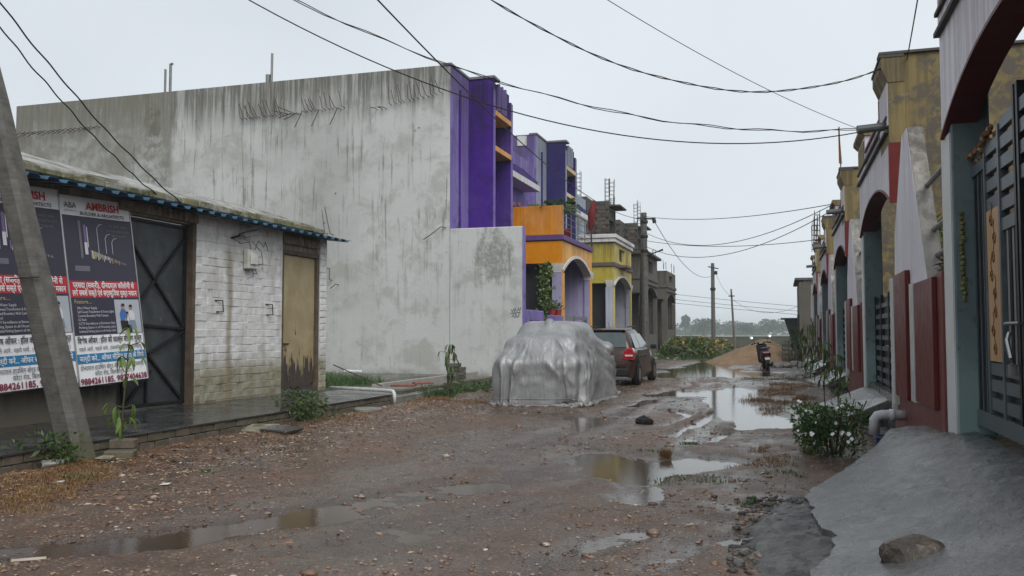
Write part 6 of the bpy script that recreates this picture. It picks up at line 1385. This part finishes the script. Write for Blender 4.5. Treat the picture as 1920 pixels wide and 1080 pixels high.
for lab, a, b_, s in (('top wire from lamp-arm pole to the pennant house', (-6.2,41.6,6.93), (1.34,25.2,4.86), .26), ('deep sagging wire from lamp-arm pole to the pennant house', (-6.2,41.7,6.19), (1.34,24.9,4.80), .85),
   ('lowest sagging wire from lamp-arm pole to the row houses', (-6.2,41.7,5.53), (1.34,25.75,4.74), .88), ('nearly straight wire from lamp-arm pole to the row houses', (-6.2,41.7,5.79), (1.405,29.8,4.4), .27),
   ('heavy slack cable between the lamp-arm pole and the tall slim pole', (-5.72,41.6,6.7), (-5.6,78.3,6.5), 1.15), ('short slack cable between tall slim pole and thin timber pole', (-5.5,78.3,6.8), (-4.0,76.1,4.55), .45), ('low wire from the thin timber pole to the concrete house', (-3.9,76.2,4.2), (1.1,58.2,3.1), .75)):
    wire(lab, a, b_, s, .016 if 'heavy' in lab else .012)
for i, (za, zb) in enumerate(((6.4,4.92),(5.77,4.54),(5.31,4.26))):
    wire(('uppermost','middle','lowest')[i]+' of three parallel wires crossing low above the far tree line', (-30,95,za+2.0), (25,95,zb-2.4), .9, .02)

# ------------------------------------------------------------------ small things on the ground
B().lathe([(.22,-.02),(.235,.02),(.235,.05),(.22,.065),(.02,.07)], 22, (-6.58,13.25,gz(-6.58,13.25))).build('manhole_lid', plain('cast_concrete_lid', (.20,.195,.175), .55, var=.3), label='round concrete lid lying by the end of the plinth', cat='lid')
for x, y, sx, sy, rz, m_, lab in ((-6.72,10.35,.42,.34,.3,M_COPE,'pale broken stone slab against the plinth bricks'), (-6.35,10.2,.5,.3,-.25,M_BLACKST,'black broken stone slab lying on the leaf litter'), (-6.9,7.0,.2,.16,.8,M_RUB,'flat grey stone on the ground left of the leaning pole'), (-6.6,7.35,.16,.12,.2,M_COPE,'rounded mossy stone at the foot of the leaning pole')):
    b = B(); b.mbox((x,y,gz(x,y)+.03),(sx,sy,.05),Matrix.Rotation(rz,3,'Z') @ Matrix.Rotation(R(5),3,'X')); q = random.Random(int(x*100)); b.v = [(a+q.uniform(-.03,.03), c+q.uniform(-.03,.03), d) for a,c,d in b.v]
    b.build('stone_slab', m_, bevel=.015, label=lab, cat='stone')
B().blob((-1.95,12.95,.05), .12, 3, 2, .2, (1.1,.8,.7)).build('black_rag', plain('black_rag', (.012,.012,.013), .6), label='black crumpled rag lying on the wet mud road', cat='rag')
B().bar((-4.41,4.18,gz(-4.41,4.18)+.02),(-4.24,4.27,gz(-4.24,4.27)+.02),.012).build('straw_stick', plain('pale_stick', (.55,.5,.4), .6), label='short pale stick floating in the brown puddle', cat='stick')
for x, y, lab in ((-5.18,6.5,'white paper scrap on the mud near the dry grass'), (-6.0,6.15,'tiny white scrap among the rusty dry grass')):
    z = gz(x,y)+.012; b = B(); b.add([(x-.04,y-.03,z),(x+.05,y-.02,z+.006),(x+.045,y+.03,z+.012),(x-.035,y+.03,z+.004),(x-.04,y-.03,z-.003),(x+.05,y-.02,z+.003),(x+.045,y+.03,z+.009),(x-.035,y+.03,z+.001)], [(0,1,2,3),(7,6,5,4),(0,4,5,1),(1,5,6,2),(2,6,7,3),(3,7,4,0)]); b.build('paper_scrap', M_WHITEP, label=lab, cat='paper')
# pipe along the plinth end, kerb strips, red slabs, block stack by the wall
wp = thing('drain_pipe', 'white plastic pipe lying along the plinth end and bending down', 'pipe', (-7.6, 15.5, .15))
B().tube([(-9.0,16.4,.22),(-8.2,16.0,.235),(-7.2,15.35,.255),(-7.06,15.27,.25),(-7.02,15.24,.20),(-7.02,15.24,.0)], .036, 10).build('pipe', MC['white_pvc'], wp, smooth=True)
kb = thing('yard_kerb', 'low crumbling brick kerb strip in front of the stained wall', 'kerb', (-7.3, 19.8, 0))
B().box(-7.38,-7.20,15.9,24.1,-.05,.13).build('core', MC['plinth_core'], kb); mes = [rough_brick('kerb_brick', .2, .235, .09, 90+i) for i in range(3)]
lay('brick', mes, MB_E, kb, [(-7.29, 16.05+.25*i, .175) for i in range(32) if i not in (3,9,10)], .012, .03)
B().box(-8.6,-8.45,17.5,24.1,-.02,.24).build('rear_strip', plain('pale_strip', (.33,.32,.30), .6), kb)
for x, y, s_, rz in ((-7.75,17.3,.5,.2), (-7.5,17.75,.42,.6)): B().mbox((x,y,.24 if s_ > .45 else .27),(s_,s_*.8,.04),Matrix.Rotation(rz,3,'Z')).build('red_slab', plain('red_sandstone', (.22,.085,.06), .6, var=.3), bevel=.008, label='broken red sandstone slab on the yard kerb' if s_ > .45 else 'smaller red sandstone slab on the yard kerb', cat='slab', group='red slabs on the kerb')
q = random.Random(6)
for r_ in range(4):
    for c in range(3 - (r_ > 2)):
        b = B(); b.mbox((-7.5+q.uniform(-.01,.01), 19.6+c*.26-.1*(r_ > 2), .22+.055+r_*.105), (.2,.24,.095), Matrix.Rotation(q.uniform(-.05,.05),3,'Z')); b.build('cement_brick', M_BLOCK if r_ % 2 else MB_E, bevel=.008, label='grey cement brick in the small stack behind the sapling', cat='brick', group='cement bricks stacked by the wall')
B().tube([(-8.9,16.75,.55),(-8.6,17.0,.53)], .035, 8).build('wall_spout', MC['white_pvc'], label='short white spout sticking out beside the shed corner', cat='pipe')
B().tube([(-8.9,16.3,.7),(-8.3,17.4,.2)], .012, 5).build('loose_rod', M_RUST, label='thin iron rod leaning from the shed corner to the weeds', cat='rod')

# ------------------------------------------------------------------ rain haze
hz = B().box(-905, 905, -65, 1405, -1.6, 13.6).build('haze', None, kind='stuff', label='thin grey rain haze filling the street and the fields', cat='haze')
m = bpy.data.materials.new('rain_haze'); m.use_nodes = True; n_ = m.node_tree.nodes; n_.clear(); o_ = n_.new('ShaderNodeOutputMaterial'); v_ = n_.new('ShaderNodeVolumePrincipled')
v_.inputs['Color'].default_value = (.86,.91,.94,1); v_.inputs['Density'].default_value = .0008; v_.inputs['Anisotropy'].default_value = .2
m.node_tree.links.new(v_.outputs[0], o_.inputs['Volume']); hz.data.materials.append(m)
